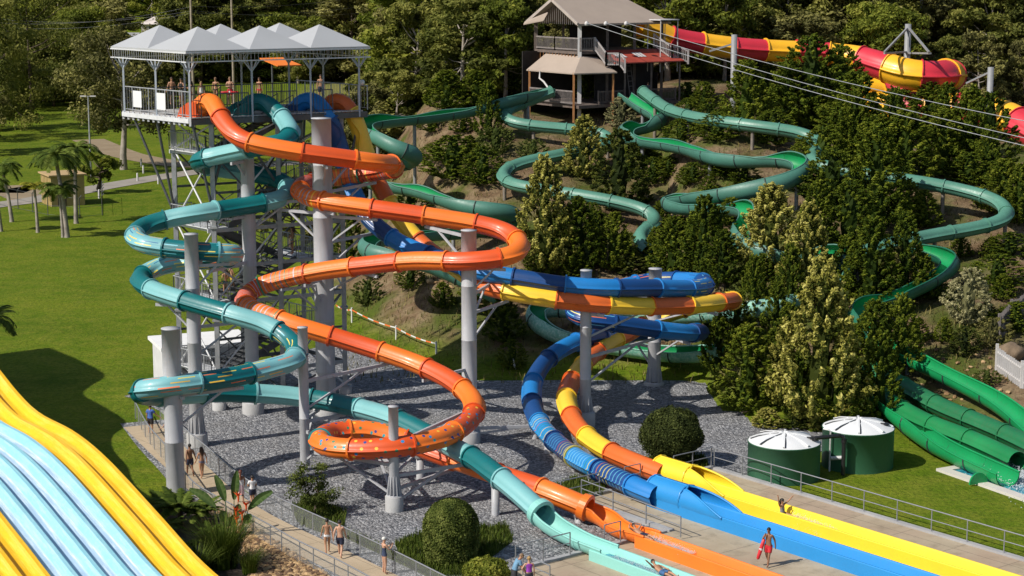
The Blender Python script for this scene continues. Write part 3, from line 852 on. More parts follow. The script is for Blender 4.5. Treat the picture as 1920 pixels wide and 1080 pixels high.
# ================================================================== STAIR TOWER
PZ = 17.98
TC0 = G(358,221,PZ); TBL = G(233,207.5,PZ); TFR = G(690,206,PZ)
TU = (TFR-TC0); LU = TU.length; TU.normalize(); TV = (TBL-TC0); LV = TV.length; TV.normalize()
def PF(a, c, z=0.0): return TC0+TU*a+TV*c+V((0,0,z))
TW = thing('slide_tower', 'tall steel stair tower with a railed deck under six grey pyramid roofs', 'slide tower', V((PF(LU/2,LV/2).x, PF(LU/2,LV/2).y, 0)))
M_ROOF = simple('roof_grey', (.40,.41,.42), .45, .04, .4); M_TIMB = simple('deck_boards', (.42,.41,.40), .8, .25, 4)
b = MB()
for k in range(int(LU/.3)):
    a = k*.3+.15; b.beam(PF(a, .05, -.04), PF(a, LV-.05, -.04), .28, .07)
b.build('deck', M_TIMB, TW)
b = MB()
for c in (.1, LV/2, LV-.1): b.beam(PF(0,c,-.28), PF(LU,c,-.28), .16, .34)
for a in (.1, LU*.25, LU*.5, LU*.75, LU-.1): b.beam(PF(a,0.1,-.27), PF(a,LV-.1,-.27), .14, .30)
b.build('deck_frame', M_DSTEEL, TW)
b = MB()
for k in range(14):
    c = LV*k/13; b.beam(PF(-.05,c,-.5), PF(-.05,c,.0), .12)
b.beam(PF(-.12,0,-.2), PF(-.12,LV,-.2), .1, .26); b.build('edge_channel', M_WSTEEL, TW)
def railing(name, pts, h, m, parent, post=1.2, bars=.16, mid=True, pr=.03, br=.012, rail=.035):
    b = MB(); P = [V(p) for p in pts]
    for a, c in zip(P, P[1:]):
        L_ = (c-a).length; n = max(1, round(L_/post)); up = V((0,0,h))
        b.tube([a+up, c+up], rail, 6)
        if mid: b.tube([a+V((0,0,.12)), c+V((0,0,.12))], rail*.7, 6)
        for k in range(n+1): q = a+(c-a)*(k/n); b.tube([q, q+up], pr, 6)
        if bars:
            nb = int(L_/bars)
            for k in range(1, nb): q = a+(c-a)*(k/nb); b.beam(q+V((0,0,.12)), q+up, br*2)
    return b.build(name, m, parent)
railing('railing', [PF(.05,.05), PF(.05,LV)], 1.5, M_STEEL, TW, .9, .3, pr=.04, br=.008, rail=.04)
railing('railing', [PF(0.05,LV), PF(LU,LV)], 1.35, M_DSTEEL, TW, 1.1, .14, rail=.04)
railing('railing', [PF(LU,LV), PF(LU,.05)], 1.5, M_STEEL, TW, .9, .3, pr=.04, br=.008, rail=.04)
railing('railing', [PF(.05,.05), PF(.7,.05)], 1.35, M_DSTEEL, TW, .7, .14)
for a0, a1 in ((1.7,3.7),(4.9,6.9),(8.0,9.3)): railing('railing', [PF(a0,.05), PF(min(a1,LU),.05)], 1.35, M_DSTEEL, TW, .7, .2)
for c0 in (LV*.72, LV*.36):
    b = MB(); b.beam(PF(-.02,c0,.8), PF(-.02,c0+.95,.8), .03, 1.0); b.build('notice_panel', simple('notice_white', (.72,.73,.74), .5, .04), TW)
# canopy
EZ = 3.95; o_ = .45; cols_, rows_ = 3, 2; du = (LU+o_*2-.6)/cols_; dv = (LV+o_*2)/rows_
for i in range(cols_):
    for j in range(rows_):
        a0 = -o_+i*du; c0 = -o_+j*dv; b = MB(); t = .0
        q = [PF(a0,c0,EZ), PF(a0+du,c0,EZ), PF(a0+du,c0+dv,EZ), PF(a0,c0+dv,EZ)]; pk = PF(a0+du/2, c0+dv/2, EZ+1.32)
        ins = [pk+(v-pk)*.995-V((0,0,.05)) for v in q]
        b.add(q+[pk], [(0,1,4),(1,2,4),(2,3,4),(3,0,4)]); b.add(ins+[pk-V((0,0,.06))], [(4,1,0),(4,2,1),(4,3,2),(4,0,3)])
        for k in range(4): b.beam(q[k]-V((0,0,.06)), q[(k+1) % 4]-V((0,0,.06)), .05, .12)
        b.build('pyramid_roof', M_ROOF, TW)
a1 = -o_+du*cols_; c1 = -o_+dv*rows_
b = MB(); cor = [PF(-o_-.03,-o_-.03), PF(a1+.03,-o_-.03), PF(a1+.03,c1+.03), PF(-o_-.03,c1+.03)]
for k in range(4):
    p, q = cor[k], cor[(k+1) % 4]; d = (q-p); n = int(d.length/.24)
    for z in (EZ-.14, EZ-.66): b.beam(p+V((0,0,z)), q+V((0,0,z)), .05, .065)
    for e in range(n+1): s = p+d*(e/n); b.beam(s+V((0,0,EZ-.14)), s+V((0,0,EZ-.64)), .016)
b.build('frieze', M_WSTEEL, TW)
for a in (.0, LU*.34, LU*.67, a1-.4):
    for c in (.05, LV*.5, LV-.05):
        if c == LV*.5 and 0 < a < a1-1: continue
        b = MB(); b.beam(PF(a,c,-.4), PF(a,c,EZ-.65), .11)
        for s_, d in ((1,TU),(-1,TU),(1,TV),(-1,TV)):
            b.beam(PF(a,c,EZ-1.35), PF(a,c,EZ-.66)+d*(s_*.55), .06)
        b.build('canopy_post', simple('post_blue_grey', (.40,.44,.50), .45, .06), TW)
# legs
LG1 = G(411,769); LG0 = G(340,745); LGU = TU; gap = LG0-LG1
def LP(a, c, z=0.0): return LG1+LGU*a+gap*c+V((0,0,z))
gl = gap.length
for a in (0, 4.3, 8.6):
    for c in (0, 1):
        b = MB(); q = LP(a, c); w_ = .30
        b.beam(q+V((0,0,.5)), q+V((0,0,PZ-.45)), w_*.92, w_*.92)
        for z in (5.6, 11.3): b.box((q.x,q.y,z), (w_*1.5, w_*1.5, .12))
        b.box((q.x,q.y,.55), (.5,.5,.08)); b.build('leg', M_STEEL, TW)
        b = MB(); b.lathe(q, [(.42,-.2),(.42,.5),(0,.5)], 20); b.build('leg_footing', M_CONC, TW)
RISE = PZ/8
lev = [PZ-RISE*k for k in range(1, 8)]
for z in lev[::2]+[lev[3]]:  # light painted into the steel: front and left beams paler, others dark
    for c in (0, 1): b = MB(); b.beam(LP(0,c,z-.15), LP(8.6,c,z-.15), .12, .22); b.build('floor_beam', M_STEEL if c == 0 else M_DSTEEL, TW)
    for a in (0, 4.3, 8.6): b = MB(); b.beam(LP(a,0,z-.15), LP(a,1,z-.15), .12, .22); b.build('floor_beam', M_WSTEEL if a == 0 else M_DSTEEL, TW)
for z in lev[1::2]:
    for c in (0, 1): b = MB(); b.beam(LP(0,c,z-.12), LP(8.6,c,z-.12), .08, .14); b.build('floor_beam', M_DSTEEL, TW)
zs = [.6, lev[6], lev[4], lev[2], lev[0], PZ-.5]
for a in (0, 4.3, 8.6):
    b = MB()
    for z0, z1 in zip(zs, zs[1:]):
        b.tube([LP(a,0,z0), LP(a,1,z1)], .06, 6); b.tube([LP(a,1,z0), LP(a,0,z1)], .06, 6)
    b.build('cross_brace', M_WSTEEL if a != 4.3 else M_DSTEEL, TW)  # outer braces pale as lit, middle ones dark as shaded steel
for c in (0, 1):
    b = MB()
    for z0, z1 in zip(zs, zs[1:]):
        b.tube([LP(4.3 if c else 0,c,z0), LP(8.6 if c else 4.3,c,z1)], .055, 6); b.tube([LP(4.3,c,z0), LP(0 if not c else 8.6,c,z1)], .055, 6)
    b.build('cross_brace', M_WSTEEL if c == 0 else M_DSTEEL, TW)  # front row in lit steel colour, rear row in shaded colour
    b = MB()
    for z0, z1 in zip(zs, zs[1:]): b.tube([LP(4.3,c,z0), LP(8.6,c,z1)], .06, 6); b.tube([LP(0,c,z1), LP(4.3,c,z0)], .06, 6)
    b.build('cross_brace', M_DSTEEL, TW)
for (a, c, z), (e, f) in (((0,1,11.5),(.2,LV*.9)), ((0,1,11.5),(.2,LV*.55)), ((0,0,12),(.2,.2)), ((0,0,13.5),(2.6,.2)), ((4.3,0,13.5),(2.9,.2)), ((4.3,0,13.5),(6,.2)), ((8.6,0,13.5),(9.6,.2)), ((8.6,1,13.5),(LU-.4,LV*.8)), ((8.6,0,12.5),(LU-.4,.3))):
    b = MB(); b.tube([LP(a,c,z), PF(e,f,-.4)], .085, 8); b.build('raking_strut', M_DSTEEL, TW)
# stair flights zigzag between a=.9 and a=5.6
AL, AR = 1.0, 5.6
def flight(k):
    z1 = PZ-RISE*k; z0 = z1-RISE; a1, a0 = (AR, AL) if k % 2 == 0 else (AL, AR)
    c0, c1 = (.08, .46) if k % 2 == 0 else (.54, .92)
    b = MB()
    for c in (c0, c1): b.beam(LP(a0,c,z0-.08), LP(a1,c,z1-.08), .08, .42)
    n = 12
    for i in range(n):
        t = (i+.5)/n; a = a0+(a1-a0)*t; z = z0+(z1-z0)*(i+1)/n-.03
        b.beam(LP(a,c0,z), LP(a,c1,z), .36, .045)
    b.build('stair_flight', M_DSTEEL, TW)
    b = MB()
    for c in (c0, c1):
        for h in (1.05, .55): b.tube([LP(a0,c,z0+h), LP(a1,c,z1+h)], .028, 6)
        for i in range(6): t = i/5; a = a0+(a1-a0)*t; z = z0+(z1-z0)*t; b.tube([LP(a,c,z), LP(a,c,z+1.05)], .022, 5)
    b.build('handrail', M_DSTEEL, TW)
def landing(k):
    z = PZ-RISE*k; a0, a1 = (AL-1.35, AL) if k % 2 else (AR, AR+1.35)
    b = MB()
    for i in range(7): a = a0+(a1-a0)*(i+.5)/7; b.beam(LP(a,.04,z-.03), LP(a,.96,z-.03), (a1-a0)/7*.93, .05)
    for c in (.03, .97): b.beam(LP(a0,c,z-.16), LP(a1,c,z-.16), .1, .24)
    b.build('landing', M_WSTEEL, TW)
    e = a0 if k % 2 else a1; s = a1 if k % 2 else a0
    railing('handrail', [LP(s,.03,z), LP(e,.03,z), LP(e,.97,z), LP(s,.97,z)], 1.08, M_STEEL, TW, .9, .18)
for k in range(8): flight(k)
for k in range(1, 8): landing(k)
# shade sail on the deck
q = AT(526,126,TC0.y+13)
sh = thing('sun_shade', 'bright orange flat sun shade on posts at the back of the tower deck', 'sun shade', V((q.x,q.y,PZ)))
c = V((q.x, q.y, PZ))
b = MB(); zt = 2.55; w0 = TU*.85; w1 = TV*1.0
P = [c-w0-w1+V((0,0,zt-.12)), c+w0-w1+V((0,0,zt-.12)), c+w0+w1+V((0,0,zt+.3)), c-w0+w1+V((0,0,zt+.3))]
b.add(P+[p-V((0,0,.07)) for p in P], [(0,1,2,3),(7,6,5,4),(0,4,5,1),(1,5,6,2),(2,6,7,3),(3,7,4,0)]); b.build('canopy', simple('shade_orange', (.80,.20,.02), .6, .05), sh)
for s_ in (-.6, .6):
    b = MB(); b.tube([c+TU*s_-V((0,0,.6)), c+TU*s_+V((0,0,zt))], .06, 8); b.build('post', M_DSTEEL, sh)
# speaker globe at the right rail, plant room below
gb = PF(LU-.1, .4, 1.5)
t_ = thing('globe_lamp', 'white globe lamp on the right end of the tower railing', 'lamp', gb)
b = MB(); b.lathe(gb, [(0,.36),(.12,.33),(.17,.2),(.12,.07),(.05,.03),(.05,0)], 14); b.build('globe', simple('globe_white', (.75,.75,.75), .3, .03), t_)
# plant room (white flat roofed building behind the left columns)
pr0 = G(311,742); ph = 2.9
pu = V((math.cos(R(22)), math.sin(R(22)), 0)); pv = V((-pu.y, pu.x, 0))
pr = thing('plant_room', 'low white flat roofed plant room behind the left columns', 'building', pr0)
def PRW(a, c, z): return pr0+pu*a+pv*c+V((0,0,z))
b = MB(); b.box(PRW(2.75,1.9,0), (5.5,3.8,ph), u=pu, v=pv, base=True); b.build('wall', simple('render_white', (.60,.60,.61), .7, .08), pr)
b = MB(); b.box(PRW(2.75,1.9,ph), (6.0,4.3,.22), u=pu, v=pv, base=True); b.build('roof', simple('membrane_white', (.78,.78,.77), .6, .05), pr)
b = MB(); b.box(PRW(1.3,-.02,0), (1.0,.05,2.05), u=pu, v=pv, base=True); b.build('door', simple('door_grey', (.16,.17,.18), .5), pr)
b = MB(); b.box(PRW(3.6,-.02,1.1), (1.3,.05,.9), u=pu, v=pv, base=True); b.build('louvre', simple('louvre_grey', (.22,.23,.24), .5), pr)
# ================================================================== HILL SLIDES
GI = gel('flume_green', (.008, .27, .085), .12, .3, .35, (.03,.14,.07)); GO_ = gel('flume_seafoam', (.060, .185, .14), .15, .4, .55, (.05,.13,.10))
GD = gel('flume_dark', (.012, .13, .075), .15, .35, .5, (.03,.06,.045)); GTb = gel('tube_seafoam', (.085, .235, .17), .14, .35, .6, (.06,.15,.11))
GW = gel('flume_weathered', (.13, .38, .29), .2, .5, .8, (.55,.68,.62)); GP = gel('flume_pale', (.34, .58, .48), .1, .4, .4, (.16,.34,.27))
GTd = gel('tube_dark_green', (.012, .15, .055), .15, .35, .5, (.05,.12,.05)); GTe = gel('tube_pool_green', (.01, .20, .06), .12, .35, .3, (.04,.11,.05))
def hpath(lst, step=.35, sm=4):
    P = []
    for it in lst:
        x, y = it[:2]; off = it[2] if len(it) > 2 else 1.2
        P.append(W(x, y, it[3]) if len(it) > 3 else HILL(x, y, off))
    # even the depths out so that the run is fair, keep each point on its sight line
    for _ in range(2):
        D = [p.y for p in P]
        for i in range(1, len(P)-1):
            if len(lst[i]) > 3: continue
            x, y = lst[i][:2]; P[i] = AT(x, y, .5*D[i]+.25*(D[i-1]+D[i+1]))
    pts = crom(P, step); n = len(pts)
    out = []
    for i in range(n):
        k = min(sm, i, n-1-i); w_ = pts[i-k:i+k+1]; a = V((0,0,0))
        for q in w_: a += q
        out.append(a/len(w_))
    return out
def hposts(root, pts, every, r, m, start=3):
    acc = 0; step = (pts[1]-pts[0]).length; nxt = start
    for i, p in enumerate(pts):
        acc += step
        if acc > nxt and i < len(pts)-3:
            nxt += every; g = H(p.x, p.y)
            if p.z-r-g > .25 and g > 1.6:
                b = MB(); b.tube([V((p.x,p.y,g-.3)), V((p.x,p.y,p.z-r*.9))], .15, 8); b.build('support_post', m, root)
M_POST = simple('timber_post', (.20,.17,.14), .8, .25, 3); M_POSTG = simple('grey_post', (.24,.245,.25), .5, .1, 3)
def hill_tube(label, lst, r, m1, m2, sec=3.0, every=7):
    pts = hpath(lst); p = pts[len(pts)//2]
    root = thing('tube_slide', label, 'water slide', (p.x, p.y, H(p.x, p.y)))
    tube_sections(root, pts, r, sec, lambda q, i, j: (m1, m2)[q % 2], n=18, flange=.07); hposts(root, pts, every, r, M_POST); return pts
def hill_flume(label, lst, r, mi, mo, sec=3.4, every=11, base=95, hi=58, lim=None):
    pts = hpath(lst); p = pts[len(pts)//2]
    root = thing('open_flume', label, 'water slide', (p.x, p.y, H(p.x, p.y)))
    trough_sections(root, pts, r, sec, mi, mo, base=base, hi=hi, lim=lim); hposts(root, pts, every, r, M_POSTG); return pts
hill_tube('seafoam enclosed tube slide curling left below the timber tower and doubling back down the hill',
 [(1034,172,3),(1015,180,2.6),(985,192,2.2),(955,204,2),(941,215,1.8),(952,227,1.6),(990,235,1.6),(1040,240,1.6),(1075,243,1.6),(1120,249,1.6),(1150,260,1.6),(1135,274,1.6),(1090,283,1.6),(1033,294,1.6),(985,304,1.6),(950,316,1.6),(939,328,1.6),(952,343,1.6),(990,352,1.8),(1070,364,1.8),(1130,374,1.8),(1185,386,1.8),(1224,400,1.8),(1236,414,1.8),(1222,425,1.6),(1196,436,1.5),(1198,450,1.4),(1215,470,1.2)], .50, GTb, GTb)
hill_flume('dark green open flume leaving the timber tower leftward and hairpinning behind the yellow tube',
 [(1030,168,3),(985,178,3),(940,191,3.2),(890,204,3.4),(830,214,3.6),(760,222,0,156),(705,228,0,155),(684,234,0,153),(690,246,0,150),(718,262,0,148),(750,281,0,147),(776,288,0,147.5),(780,298,0,149),(750,308,0,150),(705,318,0,149),(686,330,0,147),(705,343,0,145),(760,350,0,144),(805,361,0,142.5),(850,379,0,141),(900,392,0,140),(950,397,0,140),(972,403,0,141),(960,417,0,141),(900,429,0,140),(830,435,0,138),(770,438,0,136.5),(710,447,0,135),(687,459,0,133),(692,471,0,131),(730,481,0,130),(790,489,0,129.5),(850,512,0,129),(905,540,0,128.5),(940,555,0,128)], .62, GI, GO_, hi=60)
hill_flume('weathered pale green flume curving behind the blue and yellow tubes near the gravel',
 [(1490,562,1.2),(1455,570,1.3),(1420,577,1.4),(1380,583,1.5),(1300,588,1.6),(1200,590,1.6),(1110,584,1.5),(1040,574,1.4),(1003,578,1.3),(998,592,1.3),(1015,611,1.3),(1050,627,1.2),(1090,637,1.1),(1150,646,1.0),(1210,655,1),(1260,661,1),(1320,660,1),(1360,652,1)], .66, GI, GW, hi=45)
hill_flume('bright green open flume dropping from the middle of the timber tower in wide hairpins',
 [(1172,176,2.6),(1194,191,2.4),(1218,207,2.2),(1240,216,2.2),(1243,225,2.2),(1222,233,2.2),(1190,239,2.2),(1166,246,2.2),(1172,255,2.4),(1200,261,2.6),(1250,268,2.6),(1290,276,2.4),(1330,291,2.2),(1370,299,2.2),(1420,297,2.6),(1470,297,3),(1506,306,3),(1508,319,2.8),(1480,337,2.6),(1430,351,2.6),(1370,361,2.6),(1300,367,2.6),(1255,371,2.6),(1246,379,2.4),(1275,386,2.2),(1330,387,2),(1385,388,2),(1410,396,1.8),(1404,411,1.8),(1384,431,1.6),(1386,450,1.6),(1410,468,1.6),(1470,478,1.6),(1540,476,2),(1585,476,2),(1600,488,2),(1585,505,1.8),(1562,530,1.6)], .66, GI, GO_, hi=60)
hill_tube('long seafoam tube slide from the timber tower looping out to the far right',
 [(1206,172,3),(1228,189,2.6),(1258,208,2.2),(1310,222,2),(1380,232,2),(1440,240,2.2),(1500,249,2.4),(1532,262,2.4),(1540,276,2.4),(1525,290,2.2),(1520,303,2.2),(1560,316,2.2),(1625,327,2.4),(1670,334,2.4),(1750,346,2.2),(1820,361,2.2),(1868,376,2.2),(1892,396,2.2),(1880,414,2),(1830,428,2),(1760,440,2),(1700,452,2),(1640,466,2),(1590,484,1.8),(1560,510,1.6)], .50, GTb, GTb)
hill_flume('green open flume curving through the pines beside the cream bush',
 [(1660,448,1.4),(1695,457,1.6),(1735,470,1.6),(1772,482,1.6),(1786,494,1.6),(1768,510,1.6),(1733,530,1.6),(1690,550,1.6),(1640,567,1.6),(1603,580,1.6),(1600,595,1.4),(1625,612,1.2),(1650,640,1.1)], .6, GI, GD, hi=50)
hill_flume('sunlit bright green flume at the right edge running down beside the pale picket fence',
 [(1640,640,1),(1690,660,1.1),(1730,678,1.2),(1775,700,1.3),(1830,728,1.3),(1880,757,1.2),(1925,795,1.1),(1965,835,.9),(2000,870,.8)], .62, GI, GI, hi=50, base=98)
hill_tube('upper of two dark green tubes running down to the pool at the right edge',
 [(1630,690,1),(1700,728,1),(1760,762,1.1),(1820,787,1.1),(1880,812,1),(1935,838,.9),(1990,868,.8)], .56, GTd, GTd)
hill_tube('lower of two dark green tubes with its round mouth open over the pool',
 [(1640,738,.9),(1690,768,1),(1740,795,1),(1800,817,.95),(1860,843,.85),(1908,866,.72)], .56, GTe, GTe)
def lim9(e, n):
    u = e/n
    return (96, 96+28*math.exp(-((u-.45)/.2)**2))
pf = hill_flume('wide bright green flume ending over the pool edge beside the tank lawn',
 [(1625,718,1.1),(1655,745,1.1),(1690,778,1.1),(1722,804,1.0),(1760,830,.9),(1805,852,.8),(1848,871,.75),(1890,890,.72)], .68, GI, GI, lim=lim9)
b = MB(); q = pf[-4]; t = (pf[-1]-pf[-5]).normalized(); sd = V((-t.y, t.x, 0)).normalized()*-1
def fin(c, m=GI):
    b = MB(); pr = [(math.cos(a)*.55, math.sin(a)*.62) for a in [i*math.pi/10 for i in range(11)]]
    P = [c+sd*x+V((0,0,z-.35)) for x, z in [(-.55,0)]+pr[::-1][0:]+[(.55,0)]]
    n = len(P); b.add([p-t*.05 for p in P]+[p+t*.05 for p in P], [tuple(range(n))[::-1], tuple(range(n, 2*n))]+[(i, (i+1) % n, n+(i+1) % n, n+i) for i in range(n)])
    o = b.build('splash_board', m); tag(o, 'green rounded board standing in the water at the end of the wide flume', 'splash board')
fin(q+sd*1.15+V((0,0,-.3)))

# raft slide --------------------------------------------------------
RR = gel('raft_red', (.58, .03, .05), .08, .35); RY = gel('raft_yellow', (.90, .46, .02), .08, .35)
pts = crom([W(*q) for q in [(1200,50,171),(1228,56,171.5),(1262,72,172),(1330,84,173),(1400,92,174),(1475,96,175),(1545,99,175.5),(1605,108,174.5),(1655,124,172.5),(1705,139,171),(1750,143,171),(1778,140,173),(1775,146,177),(1720,162,180),(1655,172,181),(1612,186,179),(1640,198,175.5),(1720,200,172.5),(1800,204,170),(1880,217,167),(1925,240,164.5),(1975,268,162)]], .4)
root = thing('raft_slide', 'giant red and yellow banded tube slide among the treetops', 'water slide', (pts[60].x, pts[60].y, H(pts[60].x, pts[60].y)))
tube_sections(root, pts, [1.02+.40*sstep(30, 37, p.x) for p in pts], 3.1, lambda q, i, j: (RY, RR)[q % 2], n=24, flange=.14)
def mast(name, label, top, Y, r, strut=(), cat='mast', group=None):
    p = AT(*top, Y); g = H(p.x, p.y); rt_ = thing(name, label, cat, (p.x, p.y, g))
    b = MB(); b.lathe((p.x,p.y,g), [(r,-.5),(r,p.z-g),(0,p.z-g+.02)], 14); b.build('pole', M_POSTG, rt_)
    for (x, y, Y2, zoff) in strut:
        b = MB(); e = AT(x, y, Y2); b.beam(V((p.x,p.y,p.z+zoff)), e, .16); b.build('strut', M_POSTG, rt_)
mast('slide_mast', 'grey round post with a strut beside the straight raft tube', (1377,65), 172, .28, ((1330,96,172.5,-.8),))
mast('slide_mast', 'tall grey mast with an A frame of struts over the raft slide', (1703,45), 176.5, .3, ((1658,98,172,-.3),(1742,98,172,-.3),(1658,100,172,-2.6),(1745,100,172,-2.7)))
mast('slide_mast', 'grey post with a long diagonal strut at the right of the raft slide', (1858,126), 168, .28, ((1812,156,170,-.4),))

# timber tower on the hill -----------------------------------------
B0 = AT(1087,36,166.0); ba = R(35); bu = V((math.cos(ba), math.sin(ba), 0)); bv = V((-bu.y, bu.x, 0)); B0 = V((B0.x, B0.y, 0))
BL_, BWd = 9.4, 6.6
def BP(a, c, z): return B0+bu*a+bv*c+V((0,0,z))
gz = H(B0.x, B0.y)
bt = thing('timber_tower', 'two storey timber start tower with tan gable roof and red awning roof on the hill', 'building', (BP(BL_/2, BWd/2, 0).x, BP(BL_/2, BWd/2, 0).y, gz))
M_TAN = simple('roof_tan', (.36,.29,.235), .7, .06, .6); M_DW = simple('weathered_timber', (.13,.10,.085), .85, .3, 3); M_GW = simple('grey_timber', (.20,.175,.165), .85, .25, 4)
M_RED = simple('roof_red', (.34,.055,.035), .55, .15, .8); M_OW = simple('orange_timber', (.34,.15,.05), .8, .25, 3); M_DK = simple('painted_shade_boards', (.028,.024,.022), .9, .3, 2); M_WT = simple('trim_white', (.56,.54,.53), .6, .08); M_RT = simple('rail_timber', (.36,.33,.32), .7, .12, 3)  # M_DK: near-black that paints the shade inside the tower
EZB, RZB = 21.95, 23.75; FU, FL_ = 19.25, 14.7
b = MB(); ov = .55; hipx = .0
ev = [BP(-ov-.1,-ov,EZB-.25), BP(BL_+ov,-ov,EZB-.25), BP(BL_+ov,BWd+ov,EZB-.25), BP(-ov-.1,BWd+ov,EZB-.25)]; rg = [BP(-ov-.1,BWd/2,RZB), BP(BL_-1.6,BWd/2,RZB)]
b.add(ev+rg, [(0,1,5,4),(2,3,4,5),(1,2,5)]); b.add([p-V((0,0,.12)) for p in ev+rg], [(4,5,1,0),(5,4,3,2),(5,2,1)])
for p, q in ((ev[0],ev[1]),(ev[1],ev[2]),(ev[2],ev[3])): b.beam(p-V((0,0,.09)), q-V((0,0,.09)), .1, .16)
b.build('roof', M_TAN, bt)
b = MB(); b.beam(ev[0], rg[0], .12, .26); b.beam(ev[3], rg[0], .12, .26); b.build('barge_board', simple('barge_tan', (.40,.34,.30), .7), bt)
b = MB()
for k in range(22):
    c = BWd*(k+.5)/22; h = RZB-.2-abs(c-BWd/2)/(BWd/2)*(RZB-EZB-.1); b.beam(BP(0,c,EZB-.35), BP(0,c,h), .04, .28)
b.build('gable_wall', M_GW, bt)
b = MB(); e = [BP(-ov-.3,BWd*.55,EZB+.7), BP(-ov-.3,BWd+ov,EZB-.2), BP(-1.0,BWd+ov,EZB-.42), BP(-1.0,BWd*.62,EZB)]
b.add(e+[p-V((0,0,.1)) for p in e], [(0,1,2,3),(7,6,5,4),(0,4,5,1),(1,5,6,2),(2,6,7,3),(3,7,4,0)]); b.build('skillion_roof', M_TAN, bt)
for a in (.0, 3.1, 6.2, BL_):
    for c in (0, BWd):
        b = MB(); g = H(BP(a,c,0).x, BP(a,c,0).y); b.beam(BP(a,c,g-.4), BP(a,c,EZB-.2), .24 if a else .34); b.build('post', M_WT if (a == 0 and c == 0) else M_DW, bt)
b = MB(); b.beam(BP(BL_/2-.05,-.1,FU-.12), BP(BL_/2-.05,BWd,FU-.12), BL_+.2, .24); b.build('upper_floor', M_DW, bt)
b = MB(); b.beam(BP(BL_/2-.6,-2.2,FL_-.14), BP(BL_/2-.6,BWd,FL_-.14), BL_+2.2, .26); b.build('lower_floor', M_DW, bt)
def trail(pts, h=1.15, m=M_GW, w=.12, gap=.17, part='timber_railing', rail=None):
    b = MB()
    for p, q in zip(pts, pts[1:]):
        d = q-p; up = V((0,0,1)); n = int(d.length/gap)
        b.beam(p+up*h, q+up*h, .1, .12); b.beam(p+up*.18, q+up*.18, .08, .12)
        for k in range(n): s = p+d*((k+.5)/n); b.beam(s+up*.1, s+up*h, .05, w*.9)
        for s in (p, q): b.beam(s, s+up*(h+.1), .16)
    b.build(part, rail or m, bt)
trail([BP(-.05,BWd,FU), BP(-.05,3.6,FU), BP(-.05,.1,FU)]); trail([BP(0,-.12,FU), BP(1.5,-.12,FU)])
trail([BP(1.5,-.3,FU), BP(1.5,-1.9,FU-1.25)], rail=M_RT); trail([BP(1.5,-1.9,FU-1.25), BP(2.4,-2.7,FU-1.25), BP(2.5,-3.3,FU-1.8)], rail=M_RT)
trail([BP(BL_-1.1,-.2,FU+.2), BP(BL_-.4,-1.9,FU-.9), BP(BL_+.5,-1.9,FU-.9), BP(BL_+1.1,-2.4,FU-1.3)], rail=M_RT)
b = MB()
for k in range(14):
    c = BWd*(k+.5)/14; b.beam(BP(-.02,c,FU-2.0), BP(-.02,c,FU-.25), .05, .40)
b.build('plank_wall', M_OW, bt)
def slab(a, part, m, t=.1):
    b = MB(); n = len(a); b.add(list(a)+[p-V((0,0,t)) for p in a], [tuple(range(n)), tuple(range(n, 2*n))[::-1]]+[(i, n+i, n+(i+1) % n, (i+1) % n) for i in range(n)]); return b.build(part, m, bt)
rr_ = slab([BP(2.0,-.05,FU+.05), BP(2.0,-2.5,FU-.95), BP(BL_+.6,-2.5,FU-.95), BP(BL_+.2,-.05,FU+.05)], 'awning_roof', M_RED)
for a in (3.0, 5.2):
    b = MB()
    for k in range(3): b.add([BP(a+k*.36,-.75,FU-.18), BP(a+k*.36+.3,-.75,FU-.18), BP(a+k*.36+.42,-1.6,FU-.53), BP(a+k*.36+.12,-1.6,FU-.53)], [(3,2,1,0)])
    b.build('skylight', M_WT, bt)
slab([BP(.1,-.1,FU-.35), BP(-.1,BWd*.75,FU-.35), BP(-2.0,BWd*.8,FU-1.75), BP(-2.0,-1.9,FU-1.75)], 'verandah_roof', M_TAN)
slab([BP(.1,-.1,FU-.35), BP(-2.0,-1.9,FU-1.75), BP(2.2,-2.6,FU-1.75), BP(1.9,-.1,FU-.55)], 'verandah_roof', M_TAN)
b = MB(); b.beam(BP(-1.8,BWd-.4,FL_+1.6), BP(BL_+1.5,BWd-.4,FL_+1.6), .1, 5.6); b.beam(BP(2.6,1.2,FL_+1.9), BP(BL_,1.2,FL_+1.9), .1, 4.0); b.beam(BP(BL_,0.6,FL_+1.2), BP(BL_,BWd,FL_+1.2), .1, 2.4); b.build('shade_back_wall', M_DK, bt)  # near-black walls stand in for the shade of the lower storey
b = MB(); b.beam(BP(3.4,BWd-.6,FU+1.0), BP(BL_,BWd-.6,FU+1.0), .1, 2.0); b.build('shade_wall', M_DK, bt)  # dark wall painted in as shade on the right of the upper floor
for a, c in ((-1.9,-1.7),(-1.9,BWd*.75),(1.9,-2.4)):
    b = MB(); b.beam(BP(a,c,FL_-1.5), BP(a,c,FU-1.7), .18); b.build('verandah_post', M_OW, bt)
trail([BP(-1.9,-1.7,FL_), BP(-1.9,BWd*.75,FL_)], 1.2); trail([BP(.6,-2.0,FL_), BP(3.5,-2.0,FL_)], 1.1, M_DW); trail([BP(5,-2,FL_), BP(BL_,-2,FL_)], 1.1, M_DW)
for a in (3.4, 6.4, BL_+.3):
    b = MB(); b.beam(BP(a,-2.2,FL_-1.5), BP(a,-2.2,FU-1.0), .16); b.build('verandah_post', M_DW, bt)
b = MB(); b.tube([BP(-2.1,3.0,FU-1.8), BP(-2.2,3.0,FU-2.4), BP(-2.0,2.6,FU-2.7), BP(-2.0,1.8,FU-3.3)], .09, 8); b.build('downpipe', M_WT, bt)
